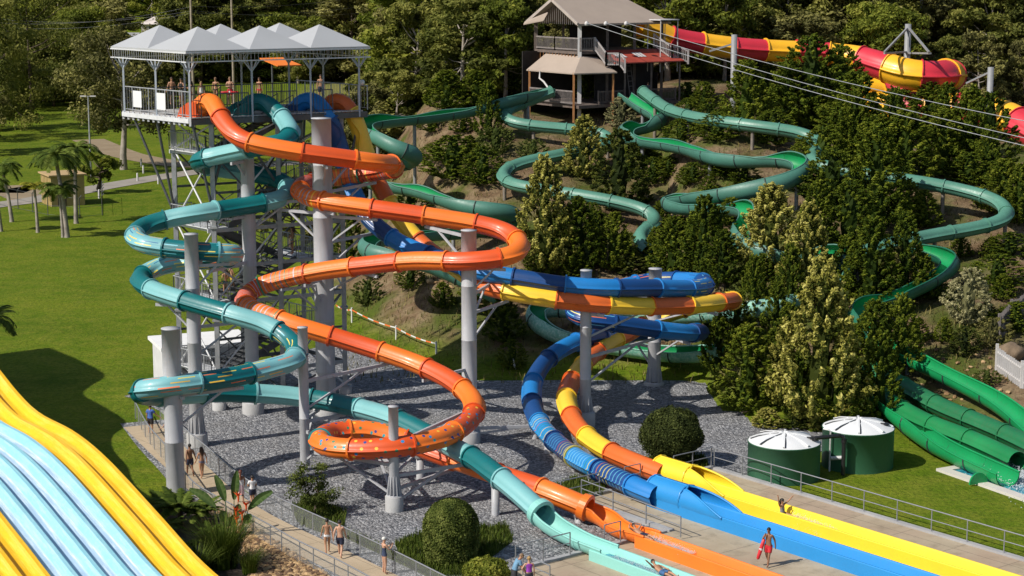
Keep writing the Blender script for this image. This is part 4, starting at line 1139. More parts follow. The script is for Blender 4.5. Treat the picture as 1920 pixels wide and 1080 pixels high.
# ladder-like staff stair seen in the dark under-croft
b = MB()
for s_ in (0, .5): b.beam(BP(5.2+s_,-.8,FL_), BP(5.6+s_,.6,FU-.6), .06)
for k in range(9): b.beam(BP(5.2+.4*k/9,-.8+1.4*k/9,FL_+4*k/9), BP(5.7+.4*k/9,-.8+1.4*k/9,FL_+4*k/9), .06)
b.build('ladder', M_GW, bt)
# white awning over the raft slide start
aw = AT(1243,40,170.5); awt = thing('raft_awning', 'small white framed awning over the top of the raft slide', 'awning', (aw.x, aw.y, H(aw.x, aw.y)))
b = MB(); b.beam(aw-bu*1.1+V((0,0,.15)), aw+bu*1.1+V((0,0,.15)), 2.0, .08); b.build('canopy', M_WT, awt)
for s_, t_ in ((-1,-1),(1,-1),(1,1),(-1,1)):
    b = MB(); q = aw+bu*(s_*1.0)+bv*(t_*.9); b.beam(q-V((0,0,4.5)), q+V((0,0,.1)), .08); b.build('frame_post', M_WT, awt)
# zip lines
for i, (s_, e, lb) in enumerate((((1100,43),(1985,288),'lowest'),((1136,43),(1985,273),'middle'),((1174,43),(1985,239),'highest'))):
    a = AT(*s_,165.0+i*1.3); c = AT(*e,128); b = MB(); P = []
    for k in range(15):
        t = k/14; P.append(a+(c-a)*t-V((0,0,.5*4*t*(1-t))))
    b.tube(P, .03, 5); tag(b.build('zip_cable', M_STEEL), lb+' of the three thin grey cables crossing the treetops to the right', 'cable', 'zip cables running down from the timber tower')
    t_ = thing('cable_float', 'white end fitting of the '+lb+' cable under the timber tower eave', 'cable fitting', a-V((0,0,.25)), 'cable end fittings')
    b = MB(); b.lathe(a-V((0,0,.25)), [(0,0),(.16,.05),(.2,.18),(.14,.34),(0,.42)], 10); b.build('fitting_body', M_WT, t_)
# ================================================================== VEGETATION
def leaf_mat(name, stops, trans=.25, rough=.65):
    if name in MATS: return MATS[name]
    m, nt, b = newmat(name)
    a = N(nt, 'ShaderNodeAttribute', attribute_name='tint')
    oi = N(nt, 'ShaderNodeObjectInfo')
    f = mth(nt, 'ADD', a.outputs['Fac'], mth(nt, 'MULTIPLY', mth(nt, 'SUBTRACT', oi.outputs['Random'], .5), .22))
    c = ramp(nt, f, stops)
    L(nt, c, b.inputs['Base Color']); b.inputs['Roughness'].default_value = rough; b.inputs['Specular IOR Level'].default_value = .08
    out = [n for n in nt.nodes if n.type == 'OUTPUT_MATERIAL'][0]
    t = N(nt, 'ShaderNodeBsdfTranslucent'); L(nt, mixc(nt, .35, c, (.10,.14,.01)), t.inputs[0])
    mx = N(nt, 'ShaderNodeMixShader'); mx.inputs[0].default_value = trans
    L(nt, b.outputs[0], mx.inputs[1]); L(nt, t.outputs[0], mx.inputs[2]); L(nt, mx.outputs[0], out.inputs[0])
    MATS[name] = m; return m
def leaf_mesh(name, P, D, size, tint, mat, aspect=.55, core=None):
    """P leaf centres, D facing directions, one quad (bent diamond) per leaf"""
    n = len(P); D = D/np.maximum(1e-6, np.linalg.norm(D, axis=1, keepdims=True))
    q = rng.normal(size=(n, 3)); t = np.cross(D, q); t /= np.maximum(1e-6, np.linalg.norm(t, axis=1, keepdims=True)); s = np.cross(D, t)
    a = size[:, None]
    v = np.stack([P-t*a, P-s*a*aspect+D*a*.12, P+t*a, P+s*a*aspect+D*a*.12], 1).reshape(-1, 3)
    f = np.arange(n*4).reshape(-1, 4)
    tt = np.repeat(tint, 4)
    extra_f = []
    if core is not None:
        cv, cf = core; o = len(v); v = np.concatenate([v, np.array(cv)]); tt = np.concatenate([tt, np.full(len(cv), .12)])  # dark solid core added to stop light leaking through the crown
        extra_f = [[k+o for k in ff] for ff in cf]
    me = bpy.data.meshes.new(name); me.from_pydata(v.tolist(), [], f.tolist()+extra_f)
    at = me.attributes.new('tint', 'FLOAT', 'POINT'); at.data.foreach_set('value', tt.astype(np.float32))
    me.materials.append(mat); me.update(); return me
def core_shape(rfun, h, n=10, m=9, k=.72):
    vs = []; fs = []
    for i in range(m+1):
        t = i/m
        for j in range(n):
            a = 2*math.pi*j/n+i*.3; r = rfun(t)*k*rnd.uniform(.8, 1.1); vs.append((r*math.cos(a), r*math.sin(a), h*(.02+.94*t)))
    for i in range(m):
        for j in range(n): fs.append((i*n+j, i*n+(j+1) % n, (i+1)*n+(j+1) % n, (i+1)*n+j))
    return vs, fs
M_BARK = simple('bark_brown', (.085,.06,.042), .9, .35, 4, bmp=.5); M_BARKG = simple('bark_grey', (.30,.26,.22), .85, .3, 1.5, bmp=.4)
def trunk_mesh(name, parts, mat):
    b = MB()
    for pts, rs in parts: b.tube(pts, rs, 7)
    me = bpy.data.meshes.new(name); me.from_pydata(b.v, [], b.f); me.polygons.foreach_set('use_smooth', [True]*len(b.f)); me.materials.append(mat); return me
LDK = leaf_mat('leaf_pine', [(.0, (.012,.024,.003)), (.33, (.046,.074,.007)), (.65, (.125,.158,.013)), (1, (.25,.265,.030))], .12)
LGD = leaf_mat('leaf_golden', [(.0, (.018,.026,.005)), (.36, (.065,.082,.013)), (.6, (.21,.20,.036)), (.8, (.37,.345,.07)), (1, (.54,.49,.14))], .15)
LMX = leaf_mat('leaf_olive_conifer', [(.0, (.012,.02,.005)), (.4, (.05,.068,.012)), (.75, (.13,.14,.025)), (1, (.25,.235,.05))], .15)
LPL = leaf_mat('leaf_cream', [(.0, (.06,.065,.03)), (.4, (.25,.24,.11)), (1, (.58,.53,.29))], .15)
LGM = leaf_mat('leaf_gum', [(.0, (.036,.044,.012)), (.35, (.135,.152,.034)), (.65, (.25,.25,.058)), (1, (.36,.34,.085))], .40)
LGB = leaf_mat('leaf_bright', [(.0, (.038,.052,.010)), (.35, (.15,.185,.026)), (.65, (.27,.29,.042)), (1, (.40,.385,.075))], .40)
LOL = leaf_mat('leaf_brownish', [(.0, (.034,.035,.014)), (.35, (.125,.120,.040)), (.65, (.25,.232,.070)), (1, (.35,.32,.11))], .25)
LHD = leaf_mat('leaf_hedge', [(.0, (.02,.032,.006)), (.4, (.075,.098,.018)), (1, (.20,.22,.055))], .1)

def conifer_mesh(name, mat, h=6.0, w=1.5, ncl=230, per=56, kind='flame', leaf=.078, seed=1, tk=.34):
    r = np.random.default_rng(seed)
    if kind == 'flame': rf = lambda t: w*max(.03, (1-t)**.62*(min(1, t/.16))**.6*(1.02-.1*t))
    elif kind == 'egg': rf = lambda t: w*max(.03, math.sin(math.pi*min(1, max(0, t))**.75)**.75)
    else: rf = lambda t: w*max(.03, math.sqrt(max(0, 1-(2*t-1)**2)))
    P = []; D = []; T = []; Sz = []
    for i in range(ncl):
        # feathery sprays: each a tuft of leaves that sweeps outward and up, paler at its tip
        t = ((i+.5)/ncl)**1.12; a = i*2.39996+r.normal()*.4
        rr = rf(t)*(r.uniform(.66, .97) if kind == 'flame' else r.uniform(.58, .93)); c = np.array([rr*math.cos(a), rr*math.sin(a), h*(.02+.90*t)])
        up_ = r.uniform(1.0, 2.6) if kind == 'flame' else r.uniform(.1, .9)
        ax = np.array([math.cos(a), math.sin(a), up_]); ax /= np.linalg.norm(ax)
        ln = w*r.uniform(.26, .50)*(1.0 if kind == 'flame' else .8)*(1-.35*t); s = r.uniform(0, 1, per)**.8
        rad = ln*.34*(1.05-.75*s)
        u = r.normal(size=(per, 3)); u /= np.linalg.norm(u, axis=1, keepdims=True)
        p = c+ax*(s*ln)[:, None]+u*rad[:, None]*r.uniform(.4, 1.0, (per, 1))
        d = u*.9+ax*.35+r.normal(size=(per, 3))*.4
        base = r.uniform(.12, .50)
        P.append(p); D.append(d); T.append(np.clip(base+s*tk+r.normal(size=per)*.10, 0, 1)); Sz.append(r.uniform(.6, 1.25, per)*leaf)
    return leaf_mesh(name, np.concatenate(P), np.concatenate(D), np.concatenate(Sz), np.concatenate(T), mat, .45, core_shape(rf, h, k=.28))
def broad_mesh(name, mat, h=16.0, w=5.0, ncl=26, per=230, leaf=.34, seed=1, low=.28):
    r = np.random.default_rng(seed); P = []; D = []; T = []; Sz = []; C = []
    for i in range(ncl):
        t = r.uniform(0, 1); a = r.uniform(0, 6.283); R_ = w*math.sqrt(r.uniform(.05, 1))*(.55+.5*math.sin(math.pi*min(1, t*.85+.12)))
        c = np.array([R_*math.cos(a), R_*math.sin(a), h*(low+(.93-low)*t)]); C.append(c)
        ro_ = w*r.uniform(.20, .40); fl = r.uniform(.6, .95)
        u = r.normal(size=(per, 3)); u /= np.linalg.norm(u, axis=1, keepdims=True); u *= (r.uniform(.35, 1.0, (per, 1)))**.6
        # tufts inside the clump leave gaps
        g = r.normal(size=(9, 3)); g /= np.linalg.norm(g, axis=1, keepdims=True); k = r.integers(0, 9, per)
        u = u*.5+g[k]*.62*r.uniform(.6, 1.1, (per, 1))+r.normal(size=(per, 3))*.07
        p = c+u*np.array([ro_, ro_, ro_*fl]); base = r.uniform(.22, .68)
        P.append(p); D.append(u+np.array([0, 0, .4])+r.normal(size=(per, 3))*.6)
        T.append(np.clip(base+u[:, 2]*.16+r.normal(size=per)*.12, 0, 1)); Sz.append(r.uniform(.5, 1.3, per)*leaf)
    return leaf_mesh(name, np.concatenate(P), np.concatenate(D), np.concatenate(Sz), np.concatenate(T), mat, .5), C
def broad_trunk(name, C, h, r0, mat, seed):
    r = random.Random(seed); parts = []
    top = V((r.uniform(-.4,.4), r.uniform(-.4,.4), h*.72)); mid = V((r.uniform(-.3,.3), r.uniform(-.3,.3), h*.3))
    parts.append(([V((0,0,-.5)), V((0,0,h*.1)), mid, top], [r0*1.25, r0, r0*.72, r0*.25]))
    for c in C[:16]:
        c = V(c); s = mid+(top-mid)*min(1, max(0, (c.z/h-.35)*1.4)); e = c
        m_ = s+(e-s)*.5+V((0,0,-.06*h*.3)); parts.append(([s, m_, e], [r0*.32, r0*.2, r0*.07]))
    return trunk_mesh(name, parts, mat)
PROTO = {}
def proto(key, crown, trunk): PROTO.setdefault(key, []).append((crown, trunk))
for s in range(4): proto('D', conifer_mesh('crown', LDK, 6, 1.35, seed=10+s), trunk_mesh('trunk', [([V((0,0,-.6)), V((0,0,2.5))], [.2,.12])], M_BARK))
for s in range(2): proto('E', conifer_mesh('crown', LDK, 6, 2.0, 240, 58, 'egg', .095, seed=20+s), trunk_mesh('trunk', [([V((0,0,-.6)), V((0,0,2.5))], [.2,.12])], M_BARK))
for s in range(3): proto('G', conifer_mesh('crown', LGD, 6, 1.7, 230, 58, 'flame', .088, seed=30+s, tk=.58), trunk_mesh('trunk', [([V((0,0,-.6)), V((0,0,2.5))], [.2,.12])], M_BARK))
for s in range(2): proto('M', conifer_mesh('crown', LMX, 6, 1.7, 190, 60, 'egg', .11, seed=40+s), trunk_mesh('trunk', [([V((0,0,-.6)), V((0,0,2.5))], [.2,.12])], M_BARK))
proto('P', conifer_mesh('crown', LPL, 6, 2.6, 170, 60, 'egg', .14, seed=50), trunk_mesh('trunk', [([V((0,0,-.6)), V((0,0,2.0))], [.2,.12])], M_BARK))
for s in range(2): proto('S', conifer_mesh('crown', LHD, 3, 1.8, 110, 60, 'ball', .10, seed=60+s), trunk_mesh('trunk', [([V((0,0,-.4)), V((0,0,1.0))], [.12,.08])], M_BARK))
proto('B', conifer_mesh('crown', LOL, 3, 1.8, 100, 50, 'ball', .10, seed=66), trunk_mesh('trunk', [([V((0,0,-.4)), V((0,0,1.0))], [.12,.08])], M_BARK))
for s in range(7):
    m_ = (LGM, LGB, LGM, LOL, LGB, LGM, LOL)[s]; cm, C = broad_mesh('crown', m_, 16, 4.6, 62, 220, .30, seed=70+s, low=.08); proto('F', cm, broad_trunk('trunk', C, 16, .3, (M_BARKG, M_BARK)[s % 2], s))
PRH = {'D': (6, 1.35), 'E': (6, 2.0), 'G': (6, 1.7), 'M': (6, 1.7), 'P': (6, 2.6), 'S': (3, 1.8), 'B': (3, 1.8), 'F': (16, 4.6)}
_pc = {}
def plant(key, p, h, w, name, label, cat, group=None, var=None):
    """copy of a prototype: an Empty with its crown and trunk"""
    L_ = PROTO[key]; k = _pc.get(key, 0) if var is None else var; _pc[key] = k+1; crown, trunk = L_[k % len(L_)]
    o = thing(name, label, cat, p, group); H0, W0 = PRH[key]
    sx = w/(2*W0); sz = h/H0
    o.rotation_euler = (0, 0, rnd.uniform(0, 6.28)); o.scale = (sx, sx, sz)
    for nm, me in (('crown', crown), ('trunk', trunk)):
        c = bpy.data.objects.new(nm, me); COL.objects.link(c); c.parent = o
    return o
def hill_plant(key, x, yb, yt, wpx, name, label, cat, group=None):
    p = HILL(x, yb, 0); s = ppm(p); return plant(key, p-V((0,0,.1)), max(1.0, (yb-yt)/s*1.02), wpx/s, name, label, cat, group)
CON = [
 ('D',1097,198,124,60,'dark columnar pine standing directly in front of the timber tower'),
 ('P',1165,238,178,62,'cream rounded bush between the pale tubes below the timber tower'),
 ('G',1095,335,212,100,'golden conifer below the timber tower with its top just under the first tube bend'),
 ('M',1160,395,232,112,'olive green conifer beside the golden one below the timber tower'),
 ('G',1022,512,288,138,'largest golden conifer right of the big orange bend'),
 ('D',1084,508,362,112,'dark pine overlapping the right side of the largest golden conifer'),
 ('D',1150,506,392,90,'dark pine left of the small seafoam hairpin end'),
 ('M',1180,512,470,70,'low olive shrub in front of the small seafoam hairpin'),
 ('D',1262,530,398,118,'dark pine just left of the tallest pine above the blue tube'),
 ('D',1318,522,358,108,'tallest dark pine above the right end of the blue tube'),
 ('D',1355,530,425,100,'dark pine at the right end of the blue tube'),
 ('E',1278,268,218,78,'rounded dark pine under the far seafoam tube beside the bright flume'),
 ('E',1345,262,205,92,'second rounded dark pine right of the bright flume'),
 ('D',1398,250,108,125,'big dark pine reaching up to the straight raft tube'),
 ('D',1478,235,112,118,'tall dark pine below the gap in the raft tube'),
 ('G',1442,515,338,150,'broad golden conifer right of the bright green hairpin'),
 ('G',1512,570,372,118,'slim golden conifer behind the tall golden pair'),
 ('G',1535,800,478,190,'tallest golden conifer standing above the water tanks'),
 ('G',1478,765,590,120,'golden conifer partly covered by dark pines above the gravel'),
 ('D',1412,606,470,72,'dark pine just right of the yellow tube hairpin end'),
 ('D',1346,700,580,78,'dark pine at the right edge of the gravel under the yellow hairpin'),
 ('D',1400,768,598,150,'broad dark pine at the corner of the gravel'),
 ('D',1455,645,520,72,'slim dark pine in front of the broad golden conifer'),
 ('D',1632,575,398,130,'broad dark pine in the middle of the right slope'),
 ('D',1694,560,388,96,'dark pine behind the curving green flume'),
 ('D',1634,720,552,106,'left of the twin pointed dark pines above the dark tubes'),
 ('D',1688,702,542,96,'right of the twin pointed dark pines above the dark tubes'),
 ('D',1570,800,645,118,'dark pine directly behind the white topped tanks'),
 ('D',1648,792,610,104,'narrow dark pine at the right of the tanks'),
 ('D',1500,790,650,90,'dark pine tucked between golden conifers above the left tank'),
 ('G',1438,800,760,70,'low golden shrub at the edge of the gravel'),
 ('G',1545,806,766,60,'low golden shrub behind the tank pipe'),
 ('M',1490,802,770,60,'low olive shrub behind the left tank'),
 ('D',1602,310,128,150,'large dark pine left of the raft slide bend'),
 ('E',1560,215,150,110,'rounded dark pine at the broken end of the raft tube'),
 ('E',1518,240,58,150,'dark pine hiding the break in the raft tube'),
 ('E',1572,245,76,110,'rounded pine whose top covers the left end of the big raft bend'),
 ('D',1600,320,162,90,'dark pine below the left end of the big raft bend'),
 ('D',1672,330,158,84,'dark pine between the two yellow scraps of the lower raft tube'),
 ('D',1770,320,150,100,'dark pine in front of the right end of the big raft bend'),
 ('E',1852,345,165,110,'rounded pine hiding all but the edge of the right raft piece'),
 ('D',1822,300,165,100,'dark pine between the raft bend and the right edge piece'),
 ('D',1695,345,198,150,'large dark pine under the raft slide bend'),
 ('D',1640,430,225,150,'large dark pine beside the far looping tube'),
 ('D',1765,330,200,120,'dark pine under the right grey mast'),
 ('D',1815,335,155,130,'dark pine beside the right grey mast'),
 ('D',1880,400,292,130,'dark pine at the far right under the cables'),
 ('E',1560,400,272,130,'rounded dark pine by the bend of the bright flume'),
 ('E',1590,470,330,120,'rounded dark pine above the dark flume piece'),
 ('D',1530,470,330,90,'dark pine right of the flume hairpin'),
 ('D',1730,425,352,90,'dark pine inside the loop of the far tube'),
 ('E',1820,345,280,110,'rounded dark pine above the far right tube bend'),
 ('E',1895,480,430,90,'rounded green bush at the right edge below the far bend'),
 ('E',1870,540,470,110,'rounded green bush beside the cream bush'),
 ('D',916,262,148,66,'narrow dark pine splitting the leftmost green flume'),
 ('E',850,335,248,130,'wide dark bush below the leftmost green flume'),
 ('E',905,345,268,90,'dark bush at the left edge of the sunlit slope'),
 ('S',930,288,235,72,'grey green shrub beside the first seafoam bend'),
 ('S',1000,300,258,60,'small shrub on the sunlit dry slope'),
 ('D',700,345,240,90,'dark pine behind the yellow tube near the tower'),
 ('D',655,500,390,90,'dark pine behind the tallest column'),
 ('E',770,420,350,80,'dark bush under the second green flume'),
 ('D',945,640,545,90,'dark pine shaded under the yellow and blue tubes'),
 ('P',1815,605,495,92,'large cream bush on the bare slope at the right'),
 ('M',1808,665,605,62,'small yellow green shrub below the large cream bush'),
 ('B',1862,650,590,70,'dry brown shrub beside the timber screen fence'),
 ('B',1700,520,450,60,'brownish shrub below the straight seafoam tube'),
 ('E',1905,620,560,90,'blue green bush at the right edge above the boulder'),
 ('S',1850,720,690,56,'low bright green shrub at the foot of the picket fence'),
 ('D',1480,600,450,80,'dark pine between the two tall golden conifers'),
 ('D',1325,640,560,60,'dark pine right behind the yellow hairpin'),
 ('E',1225,345,290,70,'dark shrub under the bright green flume'),
 ('E',1300,340,300,60,'low dark shrub beside the grey flume post'),
 ('M',1420,215,165,80,'green conifer behind the cables'),
 ('E',1660,560,500,90,'rounded dark pine beside the curving flume'),
 ('D',1730,560,470,70,'dark pine on the outside of the curving flume'),
 ('S',690,570,520,60,'clipped brown green shrub under the orange tube near the tallest column'),
]
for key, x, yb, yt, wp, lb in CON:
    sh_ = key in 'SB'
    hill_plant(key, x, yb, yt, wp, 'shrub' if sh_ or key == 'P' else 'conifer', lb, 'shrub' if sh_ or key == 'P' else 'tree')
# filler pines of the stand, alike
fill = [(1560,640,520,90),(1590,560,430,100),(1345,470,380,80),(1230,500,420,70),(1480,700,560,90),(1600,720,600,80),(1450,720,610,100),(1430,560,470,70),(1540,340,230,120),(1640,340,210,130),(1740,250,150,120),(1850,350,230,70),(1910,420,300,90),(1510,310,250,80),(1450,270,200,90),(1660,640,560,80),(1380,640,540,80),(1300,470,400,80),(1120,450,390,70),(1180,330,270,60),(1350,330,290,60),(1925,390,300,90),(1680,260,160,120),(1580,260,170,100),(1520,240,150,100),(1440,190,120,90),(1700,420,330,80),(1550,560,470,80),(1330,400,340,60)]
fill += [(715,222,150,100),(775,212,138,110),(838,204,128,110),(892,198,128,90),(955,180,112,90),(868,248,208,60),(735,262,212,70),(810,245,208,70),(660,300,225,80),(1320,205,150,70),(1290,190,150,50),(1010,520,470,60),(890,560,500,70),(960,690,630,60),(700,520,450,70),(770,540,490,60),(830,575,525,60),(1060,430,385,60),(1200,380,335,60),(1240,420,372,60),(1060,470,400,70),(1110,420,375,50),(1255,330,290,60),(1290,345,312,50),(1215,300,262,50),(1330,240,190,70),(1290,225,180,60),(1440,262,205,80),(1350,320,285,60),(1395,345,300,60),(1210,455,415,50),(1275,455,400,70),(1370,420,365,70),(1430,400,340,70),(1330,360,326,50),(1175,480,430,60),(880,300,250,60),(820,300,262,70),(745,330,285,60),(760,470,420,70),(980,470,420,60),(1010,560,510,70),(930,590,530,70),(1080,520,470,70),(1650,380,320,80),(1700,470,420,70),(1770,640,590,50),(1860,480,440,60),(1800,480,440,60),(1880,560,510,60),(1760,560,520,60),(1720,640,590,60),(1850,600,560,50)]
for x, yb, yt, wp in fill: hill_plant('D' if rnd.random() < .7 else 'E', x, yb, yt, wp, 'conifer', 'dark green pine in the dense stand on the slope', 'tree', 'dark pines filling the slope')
# background forest -------------------------------------------------
def forest(n, region, hmin, hmax, spacing, label, group):
    got = []; tries = 0
    while len(got) < n and tries < n*60:
        tries += 1; x, y = region()
        if any((x-a)**2+(y-b_)**2 < spacing**2 for a, b_ in got): continue
        got.append((x, y)); h = rnd.uniform(hmin, hmax)
        plant('F', (x, y, H(x, y)-.2), h, h*rnd.uniform(.55, .85), 'gum_tree', label, 'tree', group)
def reg_hill():
    while True:
        y = 180+58*rnd.random()**1.3; x = rnd.uniform(-18, 74)
        if x < 2 and y < 180+0*x: continue
        if 2 <= x < 22 and y < 186: continue
        if x >= 22 and y < 187: continue
        if abs(x) > .285*y+4: continue
        return x, y
forest(155, reg_hill, 7, 11.5, 3.3, 'olive green gum tree in the forest covering the hill behind the slides', 'gum trees of the hill forest')
def reg_left():
    while True:
        y = rnd.uniform(355, 460); x = rnd.uniform(-150, -8); px = 960+F*x/y
        if px > 740 or px < -60: continue
        if px > 215 and y < 425: continue
        if 200 < px < 350: continue
        return x, y
def reg_tall():
    while True:
        x, y = reg_hill()
        if y > 196: return x, y
forest(26, reg_tall, 12, 16, 7.5, 'taller pale trunked gum rising above the forest on the hill', 'taller gums above the hill forest')
forest(78, reg_left, 11, 24, 5.2, 'tall gum tree in the forest edge behind the far lawn', 'gum trees of the far forest edge')
def reg_low():
    while True:
        y = rnd.uniform(420, 470); x = rnd.uniform(-105, -70); px = 960+F*x/y
        if 190 < px < 360: return x, y
forest(16, reg_low, 6, 9.5, 5.5, 'low bushy tree in front of the distant house roofs', 'low trees before the distant houses')
def reg_far():
    while True:
        y = rnd.uniform(520, 640); x = rnd.uniform(-190, -20); px = 960+F*x/y
        if (-50 < px < 760 and rnd.random() < .5) or 190 < px < 380: return x, y
forest(48, reg_far, 12, 20, 9, 'distant gum tree on the rise beyond the houses', 'distant gum trees on the rise')
# single trees on the lawn
def lone(x, yb, yt, wpx, nm, label, seed, mat, low=.3, ncl=34, bark=M_BARKG, r0=.42, per=190, leaf=.28):
    p = G(x, yb); s = ppm(p); h = (yb-yt)/s; cm, C = broad_mesh('crown', mat, h, wpx/s/2, ncl, per, leaf, seed=seed, low=low)
    o = thing(nm, label, 'tree', p); tm = broad_trunk('trunk', C, h, r0, bark, seed)
    for n_, me in (('crown', cm), ('trunk', tm)):
        c = bpy.data.objects.new(n_, me); COL.objects.link(c); c.parent = o
lone(232,318,40,205,'gum_tree','big spreading gum tree with pale trunk left of the slide tower',101,LOL,.30,70,M_BARKG,.45,260,.27)
lone(60,205,-60,230,'gum_tree','tall dark tree at the left edge of the far lawn',102,LGM,.10,60,M_BARK,.4,260,.3)
lone(-5,245,-20,170,'gum_tree','dark tree cut by the left edge of the picture at the far lawn',103,LGM,.06,60,M_BARK,.4,260,.3)
lone(150,190,10,130,'gum_tree','olive tree between the dark lawn edge trees and the big gum',104,LGB,.12,60,M_BARKG,.4,260,.3)
lone(-70,225,30,190,'gum_tree','gum tree just outside the left edge shading the far lawn',111,LGM,.15,40)
lone(-60,262,60,180,'gum_tree','bushy gum outside the left edge nearer than the others',112,LGM,.15,40)
lone(-70,290,130,150,'gum_tree','low spreading gum outside the left edge beside the track',113,LOL,.15,36)
lone(185,362,285,78,'pandanus_tree','short forked broad headed tree right of the tan shed',105,LGB,.35,16,M_BARK,.3,150,.26)
lone(440,330,235,80,'bush_tree','dark bushy tree seen through the legs of the stair tower',106,LGM,.15,14,M_BARK,.2,150,.22)
lone(545,470,330,120,'bush_tree','grey brown bushy tree behind the right side of the stair tower',107,LOL,.12,26,M_BARK,.22,150,.2)
lone(600,420,250,110,'bush_tree','dark bushy tree behind the tallest column',108,LGM,.12,24,M_BARK,.22,150,.2)

# palms --------------------------------------------------------------
LPM = leaf_mat('leaf_palm', [(.0, (.02,.036,.006)), (.5, (.085,.125,.018)), (1, (.21,.25,.05))], .2); LPY = leaf_mat('leaf_palm_yellow', [(.0, (.05,.055,.008)), (.5, (.20,.20,.02)), (1, (.38,.34,.04))], .2)
def frond_pts(length, droop, a, rise, rs):
    P = []
    for k in range(9):
        t = k/8; P.append(V((math.cos(a)*length*t*(1-.18*t*droop), math.sin(a)*length*t*(1-.18*t*droop), length*(rise*t-droop*t*t))))
    return P
def crown_fronds(n, length, rs, droop=(.55,.95), rise=(.3,.9), leafw=.62, per=18):
    vs = []; fs = []; tint = []
    for i in range(n):
        a = i*2.4+rs.uniform(-.3,.3); P = crom(frond_pts(length*rs.uniform(.8,1.1), rs.uniform(*droop), a, rs.uniform(*rise), rs), length/per); fr = frames(P); tb = rs.uniform(.25,.75)
        for k, (p, (t, sd, up)) in enumerate(zip(P, fr)):
            u = k/len(P)
            if u < .12: continue
            l = leafw*(math.sin(math.pi*min(1, u*.9+.1))**.6+.12)
            for s_ in (-1, 1):
                tip = p+sd*(s_*l*.85)+t*(l*.55)-up*(l*.3*rs.uniform(.4,1.4)); w_ = t*(.085*length/3+.03)
                o = len(vs); vs += [p-w_, p+w_, tip]; fs.append((o, o+1, o+2)); tint += [tb+rs.uniform(-.2,.2)]*3
        for k in range(len(P)-1):
            sd = fr[k][1]*.03; o = len(vs); vs += [P[k]-sd, P[k]+sd, P[k+1]+sd, P[k+1]-sd]; fs.append((o,o+1,o+2,o+3)); tint += [tb]*4
    return vs, fs, tint
def mesh_tint(name, vs, fs, tint, mat):
    me = bpy.data.meshes.new(name); me.from_pydata([tuple(v) for v in vs], [], fs); at = me.attributes.new('tint','FLOAT','POINT'); at.data.foreach_set('value', np.clip(np.array(tint, dtype=np.float32), 0, 1)); me.materials.append(mat); return me
def palm(base, h, length, n, mat, label, lean, seed, r0=.2, rot=0, nm='palm_tree'):
    rs = random.Random(seed); o = thing(nm, label, 'palm', base)
    top = V((lean[0], lean[1], h)); mid = V((lean[0]*.35, lean[1]*.35, h*.5))
    tm = trunk_mesh('trunk', [([V((0,0,-.3)), V((0,0,.4)), mid, top], [r0*1.35, r0, r0*.82, r0*.7])], M_BARKG)
    vs, fs, tt = crown_fronds(n, length, rs); me = mesh_tint('fronds', [v+top for v in vs], fs, tt, mat)
    for q, nm_ in ((tm, 'trunk'), (me, 'crown')):
        c = bpy.data.objects.new(nm_, q); COL.objects.link(c); c.parent = o
def palm_px(x, yb, yt, cx, lpx, n, mat, label, seed, r0=.2):
    p = G(x, yb); s = ppm(p); palm(p, (yb-yt)/s, lpx/s, n, mat, label, ((cx-x)/s, 0), seed, r0)
palm_px(126,445,292,110,58,34,LPM,'tall palm in front of the tan shed with a slightly leaning trunk',1,.26)
palm_px(143,419,280,146,58,34,LPM,'tall palm just right of the tan shed',2,.24)
palm_px(118,445,352,114,44,26,LPM,'shorter green palm head against the shed wall',3,.16)
palm_px(71,436,348,68,28,18,LPY,'small yellowing palm left of the shed',4,.18)
palm_px(22,416,312,8,44,28,LPM,'palm with curved trunk beside the road at the left',5,.22)
palm_px(2,434,340,-8,34,20,LPM,'palm cut by the left edge of the picture',6,.2)
pq = W(-14,598,117); palm(V((pq.x, pq.y, 0)), pq.z, 1.9, 16, LPM, 'palm crown reaching in from the left edge beside the mat slide', (0,0), 7, .17)
# ================================================================== GARDEN PLANTS
def blades(name, region, n, seed, hmin, hmax, mat, w=.03, lean=.5, z=.03):
    r = random.Random(seed); vs = []; fs = []; tint = []
    for i in range(n):
        q = region(r); h = r.uniform(hmin, hmax); a = r.uniform(0, 6.28); l = V((math.cos(a), math.sin(a), 0))*h*r.uniform(.1, lean); s = V((-math.sin(a), math.cos(a), 0))*w
        q = V((q.x, q.y, q.z)); o = len(vs); vs += [q-s, q+s, q+l*.4+s*.7+V((0,0,h*.6)), q+l*.4-s*.7+V((0,0,h*.6)), q+l+V((0,0,h))]
        fs += [(o,o+1,o+2,o+3), (o+3,o+2,o+4)]; tint += [r.uniform(.1,.9)]*5
    me = mesh_tint(name, vs, fs, tint, mat); o = bpy.data.objects.new(name, me); COL.objects.link(o); return o
LGR = leaf_mat('blade_grass', [(.0, (.025,.045,.006)), (.5, (.075,.11,.014)), (1, (.17,.19,.045))], .2)
for i, pl in enumerate([[(545,950),(590,935),(650,960),(645,990),(600,1000),(560,985)], [(740,1020),(800,995),(950,985),(962,1015),(930,1040),(870,1080),(800,1075),(755,1050)], [(620,985),(700,1020),(800,1065),(850,1085),(900,1100),(860,1110),(760,1062),(650,1010)], [(1035,915),(1080,895),(1140,905),(1130,930),(1060,945)], [(1190,868),(1240,850),(1320,855),(1330,878),(1300,890),(1240,880)]]):
    f = poly_region(pl, .03); ar = 900 if i not in (1,) else 2600
    o = blades('long_grass', f, int(ar*2.2), 40+i, .12, .42, LGR, .022); tag(o, kind='stuff')
    cx = sum(p.x for p in f.P)/len(f.P)
    sheet('grass_bed', f.P, .036, simple('bed_green', (.045,.06,.015), .95, .4, 3))
f = poly_region([(1120,908),(1160,925),(1130,932)], .03)
